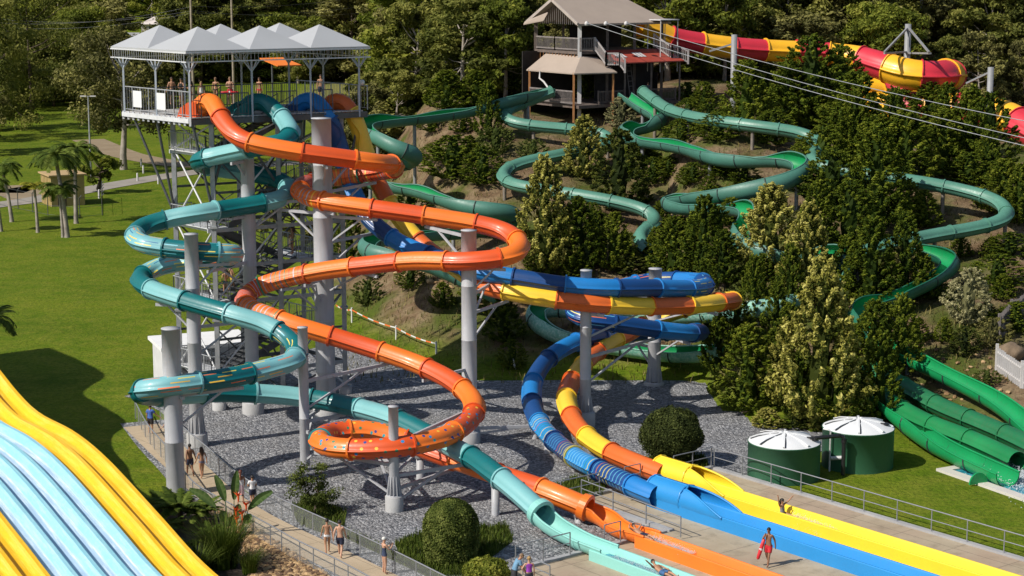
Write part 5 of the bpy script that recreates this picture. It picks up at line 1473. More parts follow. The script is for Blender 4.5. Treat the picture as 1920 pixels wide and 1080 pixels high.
# clipped shrubs
def clipped(name, label, base, wpx, yt, kind, leaf, n, mat, stem=0.0):
    p = G(*base); s = ppm(p); h = (base[1]-yt)/s; w = wpx/s/2; r = np.random.default_rng(n)
    o = thing(name, label, 'shrub', p)
    u = r.uniform(0, 1, n); a = r.uniform(0, 6.283, n)
    if kind == 'dome':
        prof = lambda t: np.where(t < .55, .965+.035*np.sin(t/.55*math.pi/2), np.sqrt(np.maximum(0, 1-((t-.55)/.45)**2)))
        t = np.minimum(1, u**.9); rr = prof(t)*w
        nx = np.stack([np.cos(a), np.sin(a), np.maximum(0, (t-.5)*2)], 1); c = np.stack([rr*np.cos(a), rr*np.sin(a), t*h], 1)
        top = r.uniform(0,1,n) < .22; rad = np.sqrt(r.uniform(0,1,n))*w*.75
        tz = h*(.55+.45*np.sqrt(np.maximum(0, 1-(rad/w)**2)))
        c[top] = np.stack([rad*np.cos(a), rad*np.sin(a), tz], 1)[top]; nx[top, 2] = 1.4
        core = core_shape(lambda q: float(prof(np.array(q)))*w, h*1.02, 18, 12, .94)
    else:
        z = r.uniform(-.92, 1, n); rr = np.sqrt(1-z*z); nx = np.stack([rr*np.cos(a), rr*np.sin(a), z], 1)
        hc = (h-stem)/2; c = nx*np.array([w, w, hc])*r.uniform(.87, 1.045, (n, 1))*(1-.04*1.6*np.sin(a*4+z*5))[:, None]+np.array([0, 0, stem+hc])
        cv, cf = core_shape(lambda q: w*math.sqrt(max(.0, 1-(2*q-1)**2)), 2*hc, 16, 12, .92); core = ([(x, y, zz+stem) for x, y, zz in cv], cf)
    lump = .5+.3*np.sin(c[:, 0]*5+c[:, 2]*3)*np.sin(c[:, 1]*5-c[:, 2]*4)
    me = leaf_mesh('crown', c+r.normal(size=(n,3))*leaf*.5, nx+r.normal(size=(n,3))*.55, r.uniform(.6,1.3,n)*leaf, np.clip(lump+r.normal(size=n)*.16, 0, 1), mat, .6, core)
    q = bpy.data.objects.new('crown', me); COL.objects.link(q); q.parent = o
    parts = [([V((0,0,-.2)), V((0,0,max(.6, stem+.5)))], [.12,.08])]
    for k in range(7): an = k*.9; parts.append(([V((0,0,.1)), V((math.cos(an)*w*.3, math.sin(an)*w*.3, stem+.7))], [.05,.03]))
    q = bpy.data.objects.new('trunk', trunk_mesh('trunk', parts, M_BARK)); COL.objects.link(q); q.parent = o
clipped('round_topiary', 'large clipped ball shrub on the gravel beside the yellow tube', (1258,872), 113, 764, 'ball', .06, 26000, leaf_mat('leaf_ball', [(.0, (.014,.02,.005)), (.5, (.055,.07,.018)), (1, (.13,.15,.04))], .1), .35)
clipped('domed_hedge', 'tall clipped bullet shaped hedge in the grass beside the footpath', (846,1050), 103, 934, 'dome', .055, 26000, LHD)
clipped('round_shrub', 'small bright round shrub at the bottom edge beside the railing', (912,1092), 84, 1047, 'ball', .07, 6000, LGB, .0)
p = G(590,965); s = ppm(p); cm, C = broad_mesh('crown', LHD, 100/s, 50/s, 30, 150, .07, seed=201, low=.25)
o = thing('olive_shrub', 'loose round headed shrub on a thin stem in front of the slim column', 'shrub', p)
for n_, me in (('crown', cm), ('trunk', broad_trunk('trunk', C, 100/s, .07, M_BARK, 5))):
    c = bpy.data.objects.new(n_, me); COL.objects.link(c); c.parent = o
# ferns / cycads at the foot of the near column
def fern(x, y, label, n, length, seed, z0=.5, mat=LPM, nm='cycad'):
    p = G(x, y, .05); rs = random.Random(seed); o = thing(nm, label, 'plant', p)
    vs, fs, tt = crown_fronds(n, length, rs, (.35,.75), (.5,1.1), .26*length/1.3, 26); me = mesh_tint('fronds', [v+V((0,0,z0)) for v in vs], fs, tt, mat)
    for q, nm_ in ((me, 'fronds'), (trunk_mesh('stem', [([V((0,0,-.1)), V((0,0,z0))], [.16,.13])], M_BARK), 'stem')):
        c = bpy.data.objects.new(nm_, q); COL.objects.link(c); c.parent = o
fern(338,985,'spreading cycad at the foot of the nearest column',30,1.7,11,.75); fern(308,1005,'dark cycad between the mat slide and the nearest column',18,1.2,12,.4); fern(395,1010,'low fern behind the strappy grass clump',14,.9,13,.2)
fern(300,960,'fern spilling out of the shade beside the yellow lane',20,1.2,15,.3); fern(372,985,'bright cycad frond cluster behind the canna',22,1.3,16,.5); fern(345,1040,'dark fern low beside the yellow lane',16,1.0,14,.3)
def strappy(x, y, label, n, h, seed, mat, w=.028, spread=.5):
    p = G(x, y, .05); r = random.Random(seed); vs = []; fs = []; tt = []
    for i in range(n):
        a = r.uniform(0, 6.28); d = V((math.cos(a), math.sin(a), 0)); s = V((-d.y, d.x, 0))*w; q = d*r.uniform(0, spread*.45); hh = h*r.uniform(.55,1.05); out = r.uniform(.15,.8)*hh; t0 = r.uniform(.1,.9); prev = None
        for k in range(5):
            u = k/4; c = q+d*(out*u*u)+V((0,0,hh*(u-.28*u*u*out/hh))); ww = s*(1-u*.92)
            vs += [c-ww, c+ww]; tt += [t0*(.6+.5*u)]*2
            o = len(vs)
            if k: fs.append((o-4, o-3, o-1, o-2))
    o = thing('grass_clump', label, 'plant', p); me = mesh_tint('blades', vs, fs, tt, mat); c = bpy.data.objects.new('blades', me); COL.objects.link(c); c.parent = o
strappy(418,1062,'big strappy grass clump in the rock garden',900,2.5,21,LGR,.032,1.5); strappy(468,1075,'smaller strappy grass clump beside the river stones',260,1.3,22,LGR,.028,.8); strappy(368,1085,'dark strappy grass clump beside the mat slide',420,1.8,23,LPM,.03,1.2)
strappy(310,1045,'dark low grass clump in the shade of the mat slide',200,.8,24,LPM,.03,.8)
# bird of paradise with orange red flowers
def paradise(x, y, seed):
    p = G(x, y, .05); r = random.Random(seed); o = thing('canna_plant', 'tall broad leaved plant with orange red flowers in the rock garden', 'plant', p)
    LCN = leaf_mat('leaf_canna', [(.0, (.03,.06,.015)), (.5, (.07,.125,.035)), (1, (.16,.22,.07))], .2)
    for i, (dx, dy, h, l, tilt) in enumerate([(-1.3,.1,2.3,2.1,.95),(-.55,.3,2.7,1.9,.35),(.2,0,2.9,1.9,-.1),(1.3,.1,2.1,2.0,-.9),(.4,-.3,1.6,1.0,-.35),(-.5,-.4,1.3,.9,.6),(1.05,-.35,1.1,.8,-.8),(.15,-.5,1.0,.8,.2)]):
        b0 = V((dx*.25, dy*.25, 0)); m0 = V((dx*.6, dy*.6, h*.62)); e = m0+V((dx*l*.45, dy*.3, l*.8*(1-abs(tilt)*.5)))
        vs = []; fs = []; tt = []; P = crom([m0, (m0+e)/2+V((0,0,.12)), e], .09); fr = frames(P, V((.2,-1,.3)).normalized()); n = len(P)
        for k, (q, (t, sd, up)) in enumerate(zip(P, fr)):
            u = k/(n-1); w_ = .19*math.sin(math.pi*min(.999, u*.93+.04))**.7+.01
            vs += [q-sd*w_+up*w_*.3, q, q+sd*w_+up*w_*.3]; tt += [.35+.3*math.sin(k*3.1), .75, .45+.3*math.sin(k*2.3)]
            if k: a = 3*k; fs += [(a-3,a-2,a+1,a), (a-2,a-1,a+2,a+1)]
        c = bpy.data.objects.new('leaf', mesh_tint('leaf', vs, fs, tt, LCN)); COL.objects.link(c); c.parent = o
        c = bpy.data.objects.new('stalk', trunk_mesh('stalk', [([b0, b0*.5+m0*.5, m0], [.035,.028,.02])], simple('stalk_green', (.10,.14,.05), .6))); COL.objects.link(c); c.parent = o
    for i, (dx, dy, h) in enumerate([(.35,-.2,2.05),(.25,-.35,1.35),(.55,-.4,1.2),(.3,-.5,.95),(.7,-.1,1.55)]):
        b = MB(); c0 = V((dx, dy, h))
        for k in range(9):
            a = k*.75; d = V((math.cos(a)*.6, math.sin(a)*.6, r.uniform(.3,1.2))).normalized(); s = d.orthogonal().normalized()*.045
            b.add([c0-s, c0+s, c0+d*r.uniform(.2,.36)], [(0,1,2)]); 
        b.tube([c0-V((0,0,.3)), c0+V((0,0,.1))], [.03,.055], 6)
        me = bpy.data.meshes.new('flower'); me.from_pydata(b.v, [], b.f); me.materials.append(simple('flower_red', (.75,.09,.01), .5, .2, 6)); c = bpy.data.objects.new('flower', me); COL.objects.link(c); c.parent = o
        c = bpy.data.objects.new('stalk', trunk_mesh('stalk', [([V((dx*.4,dy*.4,0)), c0-V((0,0,.2))], [.03,.02])], simple('stalk_red', (.22,.07,.02), .6))); COL.objects.link(c); c.parent = o
paradise(436,1005,31)
# ================================================================== PEOPLE
JN = {'pel':((0,0,.93),(.142,.10)),'sp':((0,-.005,1.09),(.122,.088)),'ch':((0,0,1.28),(.15,.105)),'nk':((0,-.012,1.455),(.055,.055)),'hb':((0,.006,1.525),(.062,.072)),'hc':((0,.012,1.615),(.076,.094)),'ht':((0,.002,1.69),(.05,.06)),
 'shL':((-.165,-.01,1.395),(.062,.06)),'elL':((-.225,-.03,1.12),(.043,.043)),'wrL':((-.24,.03,.88),(.028,.032)),'paL':((-.243,.045,.80),(.017,.038)),
 'shR':((.165,-.01,1.395),(.062,.06)),'elR':((.225,-.03,1.12),(.043,.043)),'wrR':((.24,.03,.88),(.028,.032)),'paR':((.243,.045,.80),(.017,.038)),
 'hiL':((-.088,0,.875),(.095,.095)),'knL':((-.098,.015,.48),(.058,.06)),'anL':((-.10,-.02,.08),(.04,.042)),'toL':((-.115,.125,.03),(.036,.026)),
 'hiR':((.088,0,.875),(.095,.095)),'knR':((.098,.015,.48),(.058,.06)),'anR':((.10,-.02,.08),(.04,.042)),'toR':((.115,.125,.03),(.036,.026))}
EDG = [('pel','sp'),('sp','ch'),('ch','nk'),('nk','hb'),('hb','hc'),('hc','ht'),('ch','shL'),('shL','elL'),('elL','wrL'),('wrL','paL'),('ch','shR'),('shR','elR'),('elR','wrR'),('wrR','paR'),('pel','hiL'),('hiL','knL'),('knL','anL'),('anL','toL'),('pel','hiR'),('hiR','knR'),('knR','anR'),('anR','toR')]
SKIN = {'fair':simple('skin_fair',(.52,.29,.19),.55,.08,6),'tan':simple('skin_tan',(.43,.225,.13),.55,.08,6),'brown':simple('skin_brown',(.25,.12,.065),.55,.08,6)}
def cloth(c): return simple('cloth_%02x%02x%02x' % tuple(int(v*255) for v in c), c, .85, .18, 7)
HAIRM = {k: simple('hair_'+k, c, .6, .25, 9) for k, c in {'black':(.012,.010,.009),'brown':(.05,.025,.012),'auburn':(.11,.03,.015),'white':(.62,.60,.56),'blond':(.30,.19,.07),'light':(.20,.12,.06)}.items()}
POSE = {
 'stand': {},
 'walkA': {'knL':(-.09,.15,.50),'anL':(-.09,.24,.10),'toL':(-.10,.38,.06),'knR':(.09,-.02,.48),'anR':(.09,-.27,.13),'toR':(.10,-.15,.03),'elL':(-.23,-.14,1.14),'wrL':(-.25,-.18,.90),'paL':(-.25,-.17,.82),'elR':(.22,.06,1.13),'wrR':(.22,.20,.92),'paR':(.22,.24,.85)},
 'walkB': {'knR':(.09,.12,.50),'anR':(.09,.18,.09),'toR':(.10,.32,.04),'knL':(-.09,-.02,.48),'anL':(-.09,-.22,.11),'toL':(-.10,-.10,.03),'elR':(.23,-.12,1.14),'wrR':(.25,-.12,.90),'paR':(.25,-.11,.82),'elL':(-.23,.05,1.13),'wrL':(-.26,.16,.91),'paL':(-.27,.20,.84)},
 'holdR': {'elR':(.25,.0,1.12),'wrR':(.33,.07,.90),'paR':(.36,.09,.83)},
 'holdL': {'elL':(-.25,.0,1.12),'wrL':(-.33,.07,.90),'paL':(-.36,.09,.83)},
 'reachR': {'elR':(.30,.10,1.16),'wrR':(.46,.20,1.0),'paR':(.53,.23,.96)},
 'reachL': {'elL':(-.30,.10,1.16),'wrL':(-.46,.20,1.06),'paL':(-.53,.23,1.05)},
 'photo': {'elR':(.21,.16,1.14),'wrR':(.10,.34,1.28),'paR':(.07,.38,1.34),'elL':(-.21,.14,1.14),'wrL':(-.08,.34,1.27),'paL':(-.04,.38,1.33)},
 'handup': {'elR':(.24,.10,1.16),'wrR':(.12,.18,1.36),'paR':(.09,.17,1.44)},
 'hip': {'elL':(-.34,-.06,1.16),'wrL':(-.19,.02,1.0),'paL':(-.15,.05,.97)},
 'cross': {'elR':(.25,.04,1.12),'wrR':(.02,.19,1.14),'paR':(-.06,.18,1.16),'elL':(-.25,.04,1.12),'wrL':(-.02,.17,1.10),'paL':(.06,.16,1.11)},
 'armsup': {'elR':(.33,.02,1.58),'wrR':(.40,.05,1.83),'paR':(.42,.06,1.91),'elL':(-.36,.02,1.52),'wrL':(-.56,.05,1.68),'paL':(-.63,.06,1.72)},
 'bend': {'sp':(0,.05,1.08),'ch':(0,.15,1.24),'nk':(0,.25,1.38),'hb':(0,.30,1.43),'hc':(0,.35,1.50),'ht':(0,.38,1.57),'shL':(-.165,.20,1.33),'shR':(.165,.20,1.33),'elL':(-.22,.28,1.06),'wrL':(-.16,.42,.92),'paL':(-.13,.48,.88),'elR':(.22,.28,1.06),'wrR':(.16,.42,.92),'paR':(.13,.48,.88)},
 'sit': {'knL':(-.11,.44,.93),'anL':(-.10,.85,.86),'toL':(-.11,.93,.99),'knR':(.11,.44,.97),'anR':(.10,.85,.86),'toR':(.11,.93,.99),'hiL':(-.088,.03,.90),'hiR':(.088,.03,.90),'ch':(0,-.06,1.26),'sp':(0,-.03,1.08),'nk':(0,-.08,1.43),'hb':(0,-.06,1.50),'hc':(0,-.04,1.59),'ht':(0,-.05,1.665),'shL':(-.165,-.07,1.375),'shR':(.165,-.07,1.375)},
 'lie': {'sp':(0,-.15,.96),'ch':(0,-.33,1.03),'nk':(0,-.48,1.13),'hb':(0,-.54,1.17),'hc':(0,-.60,1.24),'ht':(0,-.65,1.30),'shL':(-.165,-.44,1.07),'shR':(.165,-.44,1.07),'hiL':(-.088,.06,.91),'hiR':(.088,.06,.91),'knL':(-.10,.46,.98),'anL':(-.10,.86,.89),'toL':(-.11,.92,1.02),'knR':(.10,.46,.94),'anR':(.10,.86,.89),'toR':(.11,.92,1.02),'elL':(-.30,-.30,1.02),'wrL':(-.34,-.05,.98),'paL':(-.34,.03,.97),'elR':(.30,-.30,1.02),'wrR':(.34,-.05,.98),'paR':(.34,.03,.97)},
}
POSE['headback'] = {'elL':(-.38,-.50,1.24),'wrL':(-.20,-.66,1.30),'paL':(-.13,-.70,1.30),'elR':(.38,-.50,1.24),'wrR':(.20,-.66,1.30),'paR':(.13,-.70,1.30)}
POSE['wave'] = {'elR':(.33,-.38,1.22),'wrR':(.52,-.42,1.40),'paR':(.58,-.42,1.46)}
BODIES = {}
def body_mesh(poses, female):
    key = (tuple(poses), female)
    if key in BODIES: return BODIES[key]
    J = {k: V(v[0]) for k, v in JN.items()}
    for p in poses:
        for k, v in POSE[p].items(): J[k] = V(v)
    RD = {k: v[1] for k, v in JN.items()}
    if female:
        RD['ch'] = (.135,.10); RD['sp'] = (.105,.08); RD['pel'] = (.148,.105); RD['hiL'] = RD['hiR'] = (.10,.10)
        for k in ('shL','shR'): RD[k] = (.052,.052)
        for k in ('elL','elR'): RD[k] = (.036,.036)
    ids = list(J); me = bpy.data.meshes.new('skeleton'); me.from_pydata([J[k] for k in ids], [(ids.index(a), ids.index(b_)) for a, b_ in EDG], [])
    o = bpy.data.objects.new('skeleton', me); COL.objects.link(o)
    o.modifiers.new('s', 'SKIN'); sv = me.skin_vertices[0].data
    for i, k in enumerate(ids): sv[i].radius = RD[k]; sv[i].use_root = (k == 'pel')
    m = o.modifiers.new('u', 'SUBSURF'); m.levels = 2; m.render_levels = 2
    dg = bpy.context.evaluated_depsgraph_get(); dg.update()
    bm = bpy.data.meshes.new_from_object(o.evaluated_get(dg)); bpy.data.objects.remove(o); bpy.data.meshes.remove(me)
    co = np.array([v.co[:] for v in bm.vertices]); fs = [list(p.vertices) for p in bm.polygons]; bpy.data.meshes.remove(bm)
    # bones
    best = np.full(len(co), 1e9); bn = np.zeros(len(co), int); bt_ = np.zeros(len(co))
    for i, (a, b_) in enumerate(EDG):
        A, B = np.array(J[a]), np.array(J[b_]); d = B-A; t = np.clip(((co-A)@d)/max(1e-9, d@d), 0, 1); q = A+t[:, None]*d
        rr = np.array([RD[a][0]])*(1-t)+RD[b_][0]*t
        ds = np.linalg.norm(co-q, axis=1)/rr; m_ = ds < best; best[m_] = ds[m_]; bn[m_] = i; bt_[m_] = t[m_]
    BODIES[key] = (J, co, fs, bn, bt_); return BODIES[key]
EI = {e: i for i, e in enumerate(EDG)}
def sel(bn, bt, spec):
    m = np.zeros(len(bn), bool)
    for (a, b_), lo, hi in spec: m |= (bn == EI[(a, b_)]) & (bt >= lo-1e-6) & (bt <= hi+1e-6)
    return m
def LR(a, b_, lo, hi): return [((a+'L' if a not in ('pel','ch') else a, b_+'L'), lo, hi), ((a+'R' if a not in ('pel','ch') else a, b_+'R'), lo, hi)]
GARM = {
 'trunks': (LR('pel','hi',0,1)+LR('hi','kn',0,.68)+[(('pel','sp'),0,.28)], .028),
 'briefs': (LR('pel','hi',0,1)+LR('hi','kn',0,.10)+[(('pel','sp'),0,.10)], .008),
 'bra': ([(('sp','ch'),.62,1),(('ch','nk'),0,.28)], .010),
 'onepiece': (LR('pel','hi',0,1)+LR('hi','kn',0,.08)+[(('pel','sp'),0,1),(('sp','ch'),0,1),(('ch','nk'),0,.38)], .009),
 'tee': (LR('ch','sh',0,1)+LR('sh','el',0,.55)+[(('pel','sp'),0,1),(('sp','ch'),0,1),(('ch','nk'),0,.8)]+LR('pel','hi',0,.3), .022),
 'tank': (LR('ch','sh',0,.75)+[(('pel','sp'),0,1),(('sp','ch'),0,1),(('ch','nk'),0,.72)], .016),
}
def person(p, yaw, label, poses=('stand',), skin='tan', h=1.72, female=False, wear=(), hair=('short','brown'), skirt=None, tilt=0, zoff=0.0, group=None):
    J, co, fs, bn, bt = body_mesh(list(poses), female); k = h/1.72
    o = thing('person', label, 'person', p, group); o.rotation_euler = (tilt, 0, yaw); o.scale = (k, k, k)
    dz = V((0, 0, zoff))
    b = MB(); b.add([V(c)+dz for c in co], fs, smooth=True)
    for s in 'LR':     # fingers and thumb rooted in the palm
        pa, wr = J['pa'+s]+dz, J['wr'+s]+dz; d = (pa-wr).normalized(); sd = d.cross(V((1,0,0)) if abs(d.x) < .8 else V((0,0,1))).normalized(); nn = d.cross(sd)
        for i, (off, ln) in enumerate(((-.027,.066),(-.009,.078),(.010,.074),(.027,.058))):
            q = pa+sd*off; c_ = nn*(.012 if s == 'L' else -.012)
            b.tube([q-d*.02, q+d*ln*.55+c_*.4, q+d*ln+c_*1.6], [.0095,.0085,.0065], 6)
        q = wr+(pa-wr)*.55-sd*.028; b.tube([q, q-sd*.03+d*.025, q-sd*.038+d*.055], [.011,.010,.007], 6)
    hd = J['hc']+dz; up = (J['ht']-J['hb']).normalized(); fw = V((0,1,0)); fw = (fw-up*fw.dot(up)).normalized(); rt_ = fw.cross(up)
    b.tube([hd+fw*.082+up*.012, hd+fw*.112-up*.022, hd+fw*.085-up*.03], [.008,.014,.010], 6)
    for s in (-1, 1): b.tube([hd+rt_*(s*.076)+up*.02, hd+rt_*(s*.088)-up*.01, hd+rt_*(s*.078)-up*.035], [.012,.017,.009], 6)
    def bld(mb, nm, m):
        me = bpy.data.meshes.new(nm); me.from_pydata(mb.v, [], mb.f); me.polygons.foreach_set('use_smooth', [True]*len(mb.f)); me.materials.append(m)
        q = bpy.data.objects.new(nm, me); COL.objects.link(q); q.parent = o; return q
    bld(b, 'body', SKIN[skin])
    for s in (-1, 1):
        e = MB(); q = hd+fw*.088+rt_*(s*.032)+up*.012; e.tube([q-rt_*.011, q+fw*.004, q+rt_*.011], [.004,.008,.004], 6); bld(e, 'eye', simple('eye_dark', (.02,.015,.012), .3))
    e = MB(); q = hd+fw*.083-up*.055; e.tube([q-rt_*.024, q+fw*.008, q+rt_*.024], [.003,.007,.003], 5); bld(e, 'lips', simple('lips', (.36,.10,.08), .5))
    nrm = None
    for g, c in wear:
        spec, off = GARM[g]; m = sel(bn, bt, spec); fi = [f for f in fs if all(m[v] for v in f)]
        if not fi: continue
        # vertex normals of the body
        if nrm is None:
            nrm = np.zeros_like(co)
            for f in fs:
                A, B, C_ = co[f[0]], co[f[1]], co[f[2]]; nn = np.cross(B-A, C_-A)
                for v in f: nrm[v] += nn
            nrm /= np.maximum(1e-9, np.linalg.norm(nrm, axis=1, keepdims=True))
        us = sorted(set(v for f in fi for v in f)); mp = {v: i for i, v in enumerate(us)}
        gb_ = MB(); gb_.add([V(co[v]+nrm[v]*off)+dz for v in us], [[mp[v] for v in f] for f in fi], smooth=True); bld(gb_, {'trunks':'swim_shorts','briefs':'swim_briefs','bra':'bikini_top','onepiece':'swimsuit','tee':'shirt','tank':'singlet'}[g], cloth(c))
    if skirt:
        c, z0, z1 = skirt; sb = MB(); sb.lathe(dz, [(.135,z1),(.165,z1-.14),(.175,(z0+z1)/2),(.185,z0)], 20); sb.v = [(x, y*.82, z) for x, y, z in sb.v]; bld(sb, 'skirt', cloth(c))
    # hair: cap over the skull, longer styles fall down the back
    hb = MB(); st, hc_ = hair; n, m_ = 18, 10; vs = []
    c0 = hd+up*.012-fw*.012
    for i in range(m_+1):
        th = math.pi*.62*i/m_
        for j in range(n):
            a = 2*math.pi*j/n; front = math.sin(a); t2 = th*(1-.34*max(0, front)) if st != 'cap' else th*(.9-.3*max(0, front))
            rr = 1.0+.05*math.sin(j*5+i*3)
            vs.append(c0+rt_*(math.sin(t2)*math.cos(a)*.090*rr)+fw*(math.sin(t2)*math.sin(a)*.108*rr)+up*(math.cos(t2)*.104*rr))
    hb.add(vs, [(i*n+j, i*n+(j+1) % n, (i+1)*n+(j+1) % n, (i+1)*n+j) for i in range(m_) for j in range(n)], smooth=True)
    if st in ('long', 'braid'):
        w_ = .08 if st == 'long' else .045; ln = .40 if st == 'long' else .46
        hb.tube([c0-fw*.07+up*.02, c0-fw*.105-up*.12, c0-fw*.115-up*.24, c0-fw*.10-up*ln], [w_*.9, w_, w_*.85, w_*.3], 10)
        for s in (-1, 1):
            if st == 'long': hb.tube([c0+rt_*(s*.06)-fw*.03, c0+rt_*(s*.085)-fw*.05-up*.14, c0+rt_*(s*.07)-fw*.08-up*.3], [.045,.05,.02], 8)
    if st == 'bun': hb.tube([c0-fw*.09+up*.05, c0-fw*.13+up*.055, c0-fw*.15+up*.05], [.03,.045,.02], 8)
    if st == 'tail': hb.tube([c0-fw*.09+up*.03, c0-fw*.14, c0-fw*.12-up*.16], [.03,.04,.012], 8)
    bld(hb, 'hair', HAIRM[hc_]); return o
PZW = .065
navy = (.018,.022,.05); redc = (.55,.02,.03); whitec = (.72,.72,.72); blackc = (.015,.015,.017)
yb = R(28)      # walking away along the path
person(G(283,814,PZW), R(-20), 'man in blue polo shirt and dark shorts reaching to a child on the path', ('stand','reachR'), 'tan', 1.76, False, (('tee',(.06,.13,.42)),('trunks',(.03,.025,.025))), ('short','brown'))
person(G(312,826,PZW), R(60), 'child in dark swimsuit with arm out to the man in the blue shirt', ('walkB','reachL'), 'fair', 1.22, True, (('onepiece',blackc),), ('long','brown'))
person(G(357,893,PZW), yb, 'bare backed man in navy trunks walking away right of the nearest column', ('walkA','holdR'), 'brown', 1.78, False, (('trunks',(.03,.035,.07)),), ('short','black'))
person(G(379,896,PZW), yb, 'woman with long brown hair in grey bikini holding hands with the bare backed man', ('walkB','holdL'), 'tan', 1.70, True, (('briefs',(.16,.15,.22)),), ('long','brown'))
person(G(452,944,PZW), R(16), 'woman with auburn braid in white swimsuit and pale pink sarong', ('walkA',), 'brown', 1.74, True, (('onepiece',whitec),), ('braid','auburn'), ((.70,.52,.54), .50, .98))
person(G(474,948,PZW), R(22), 'girl in white tee and dark shorts walking beside the pink sarong', ('walkB','cross'), 'tan', 1.58, True, (('tee',whitec),('trunks',navy)), ('bun','black'))
person(G(614,1038,PZW), R(12), 'woman in white bikini walking away beside the man in navy shorts', ('walkB',), 'tan', 1.68, True, (('briefs',whitec),('bra',whitec)), ('bun','black'))
person(G(638,1045,PZW), R(-8), 'dark haired man in navy shorts on the path beside a woman in white bikini', ('walkA',), 'fair', 1.78, False, (('trunks',navy),), ('short','black'))
person(G(721,1076,PZW), R(-62), 'white haired woman in navy one piece swimsuit taking a photograph at the railing', ('stand','photo'), 'fair', 1.72, True, (('onepiece',(.035,.05,.10)),), ('cap','white'))
person(G(964,1108,DZ), R(-70), 'man in light blue shirt bending over at the bottom edge', ('bend',), 'tan', 1.76, False, (('tee',(.14,.28,.42)),('trunks',(.03,.03,.035))), ('short','light'))
person(G(992,1112,DZ), R(10), 'woman in purple top standing at the bottom edge beside the blue shirt', ('stand','hip'), 'fair', 1.66, True, (('tank',(.30,.05,.42)),('trunks',(.03,.03,.04))), ('bun','blond'))
lg = G(1440,1061,DZ); person(lg, R(150), 'bare chested lifeguard in red shorts walking on the deck beside the blue lane', ('walkA','handup'), 'brown', 1.80, False, (('trunks',redc),), ('short','black'))
def rescue(p, a, label, ln=1.0):
    o = thing('rescue_tube', label, 'rescue tube', p); d = V(a).normalized(); b = MB(); p = V(p)
    b.tube([p-d*ln*.5, p-d*ln*.46, p-d*ln*.2, p+d*ln*.2, p+d*ln*.46, p+d*ln*.5], [.03,.075,.085,.085,.075,.03], 10); b.build('float', simple('rescue_red', (.62,.03,.04), .45, .06), o)
    b = MB()
    b.lathe((0,0,0), [(.088,-.05),(.088,.05)], 10); b.v = [tuple(p+Matrix(((1,0,0),(0,1,0),(0,0,1))) @ (V(v[:3]) if abs(d.z) > .7 else V((v[2],v[1],v[0])))) for v in b.v]; b.build('strap_band', simple('band_white', (.7,.7,.7), .6), o)
rescue(lg+V((-.34,-.02,.80)), (.30,.05,1), 'red rescue tube held upright beside the walking lifeguard')
# riders
q = LW(-61.2, 65.1, DZ+.12)
q = min([LW(-70+.1*k, 65.1, DZ+.12) for k in range(200)], key=lambda p: abs(proj(p)[0]-1466))
person(q-V((0,0,.66)), LA-math.pi/2+R(0), 'rider in black and white swimsuit with both arms raised on the yellow lane', ('sit','armsup'), 'tan', 1.70, True, (('onepiece',(.20,.20,.22)),), ('long','black'))
splash('water_spray', q+LD*1.0+V((0,0,.1)), LD, 2.6, .7, .3, 900, 12, .06)
q = min([LW(-66+.1*k, 57.2, DZ+.14) for k in range(200)], key=lambda p: abs(proj(p)[0]-1205))
person(q-V((0,0,.60)), LA-math.pi/2, 'dark haired rider in navy shorts leaning back on the orange lane', ('lie','headback'), 'tan', 1.74, False, (('trunks',navy),), ('short','black'))
q = min([LW(-66+.1*k, 54.37, DZ+.14) for k in range(200)], key=lambda p: abs(proj(p)[0]-1243))
person(q-V((0,0,.66)), LA-math.pi/2, 'rider in patterned blue shorts waving an arm on the aqua lane', ('lie','wave'), 'tan', 1.74, False, (('trunks',(.05,.12,.26)),), ('short','black'))
# tower deck and stairs
def onplat(px, py): return G(px, py, PZ+.01)
person(onplat(323,196), R(200), 'bare chested man in navy shorts at the left of the tower deck', ('stand','holdR'), 'tan', 1.76, False, (('trunks',navy),), ('short','brown'))
person(onplat(341,197), R(150), 'man in black singlet and grey shorts on the tower deck', ('stand','cross'), 'tan', 1.72, False, (('tank',blackc),('trunks',(.20,.20,.20))), ('short','black'))
person(onplat(358,199), R(120), 'woman in orange bikini beside the black singlet on the tower deck', ('stand','photo'), 'tan', 1.64, True, (('briefs',(.35,.07,.03)),('bra',(.35,.07,.03))), ('long','black'))
person(onplat(378,195), R(190), 'girl in white top near the orange tube entry on the tower deck', ('stand',), 'fair', 1.45, True, (('onepiece',whitec),), ('long','blond'))
person(onplat(405,193), R(170), 'woman in black bikini between the orange tube and the lifeguard on the tower deck', ('stand','hip'), 'tan', 1.66, True, (('briefs',blackc),('bra',blackc)), ('tail','light'))
q = onplat(432,196); person(q, R(180), 'lifeguard in red shorts standing on the tower deck', ('stand','cross'), 'fair', 1.78, False, (('trunks',redc),), ('short','light'))
rescue(q+V((0,-.26,.80)), (1,.12,.0), 'red rescue tube held level by the lifeguard on the tower deck', 1.15)
person(onplat(487,193), R(165), 'woman in red bikini behind the teal tube entry on the tower deck', ('stand',), 'tan', 1.66, True, (('briefs',redc),('bra',redc)), ('tail','brown'))
person(onplat(602,190), R(185), 'bare chested man in navy shorts between the blue and yellow tube entries', ('stand',), 'tan', 1.76, False, (('trunks',navy),), ('short','brown'))
def onstair(px, k, side):
    """on a landing or flight: point at tower coordinate a with the pixel column px"""
    best = None
    for i in range(200):
        a = -.4+.04*i; z = None
        pt = LP(a, side, k)
        if best is None or abs(proj(pt)[0]-px) < abs(proj(best)[0]-px): best = pt
    return best
person(onstair(549, PZ-RISE*4+.02, .35), R(110), 'woman in pale bikini waiting on the right hand stair landing', ('stand','cross'), 'tan', 1.72, True, (('briefs',(.30,.30,.34)),('bra',(.30,.30,.34))), ('long','brown'))
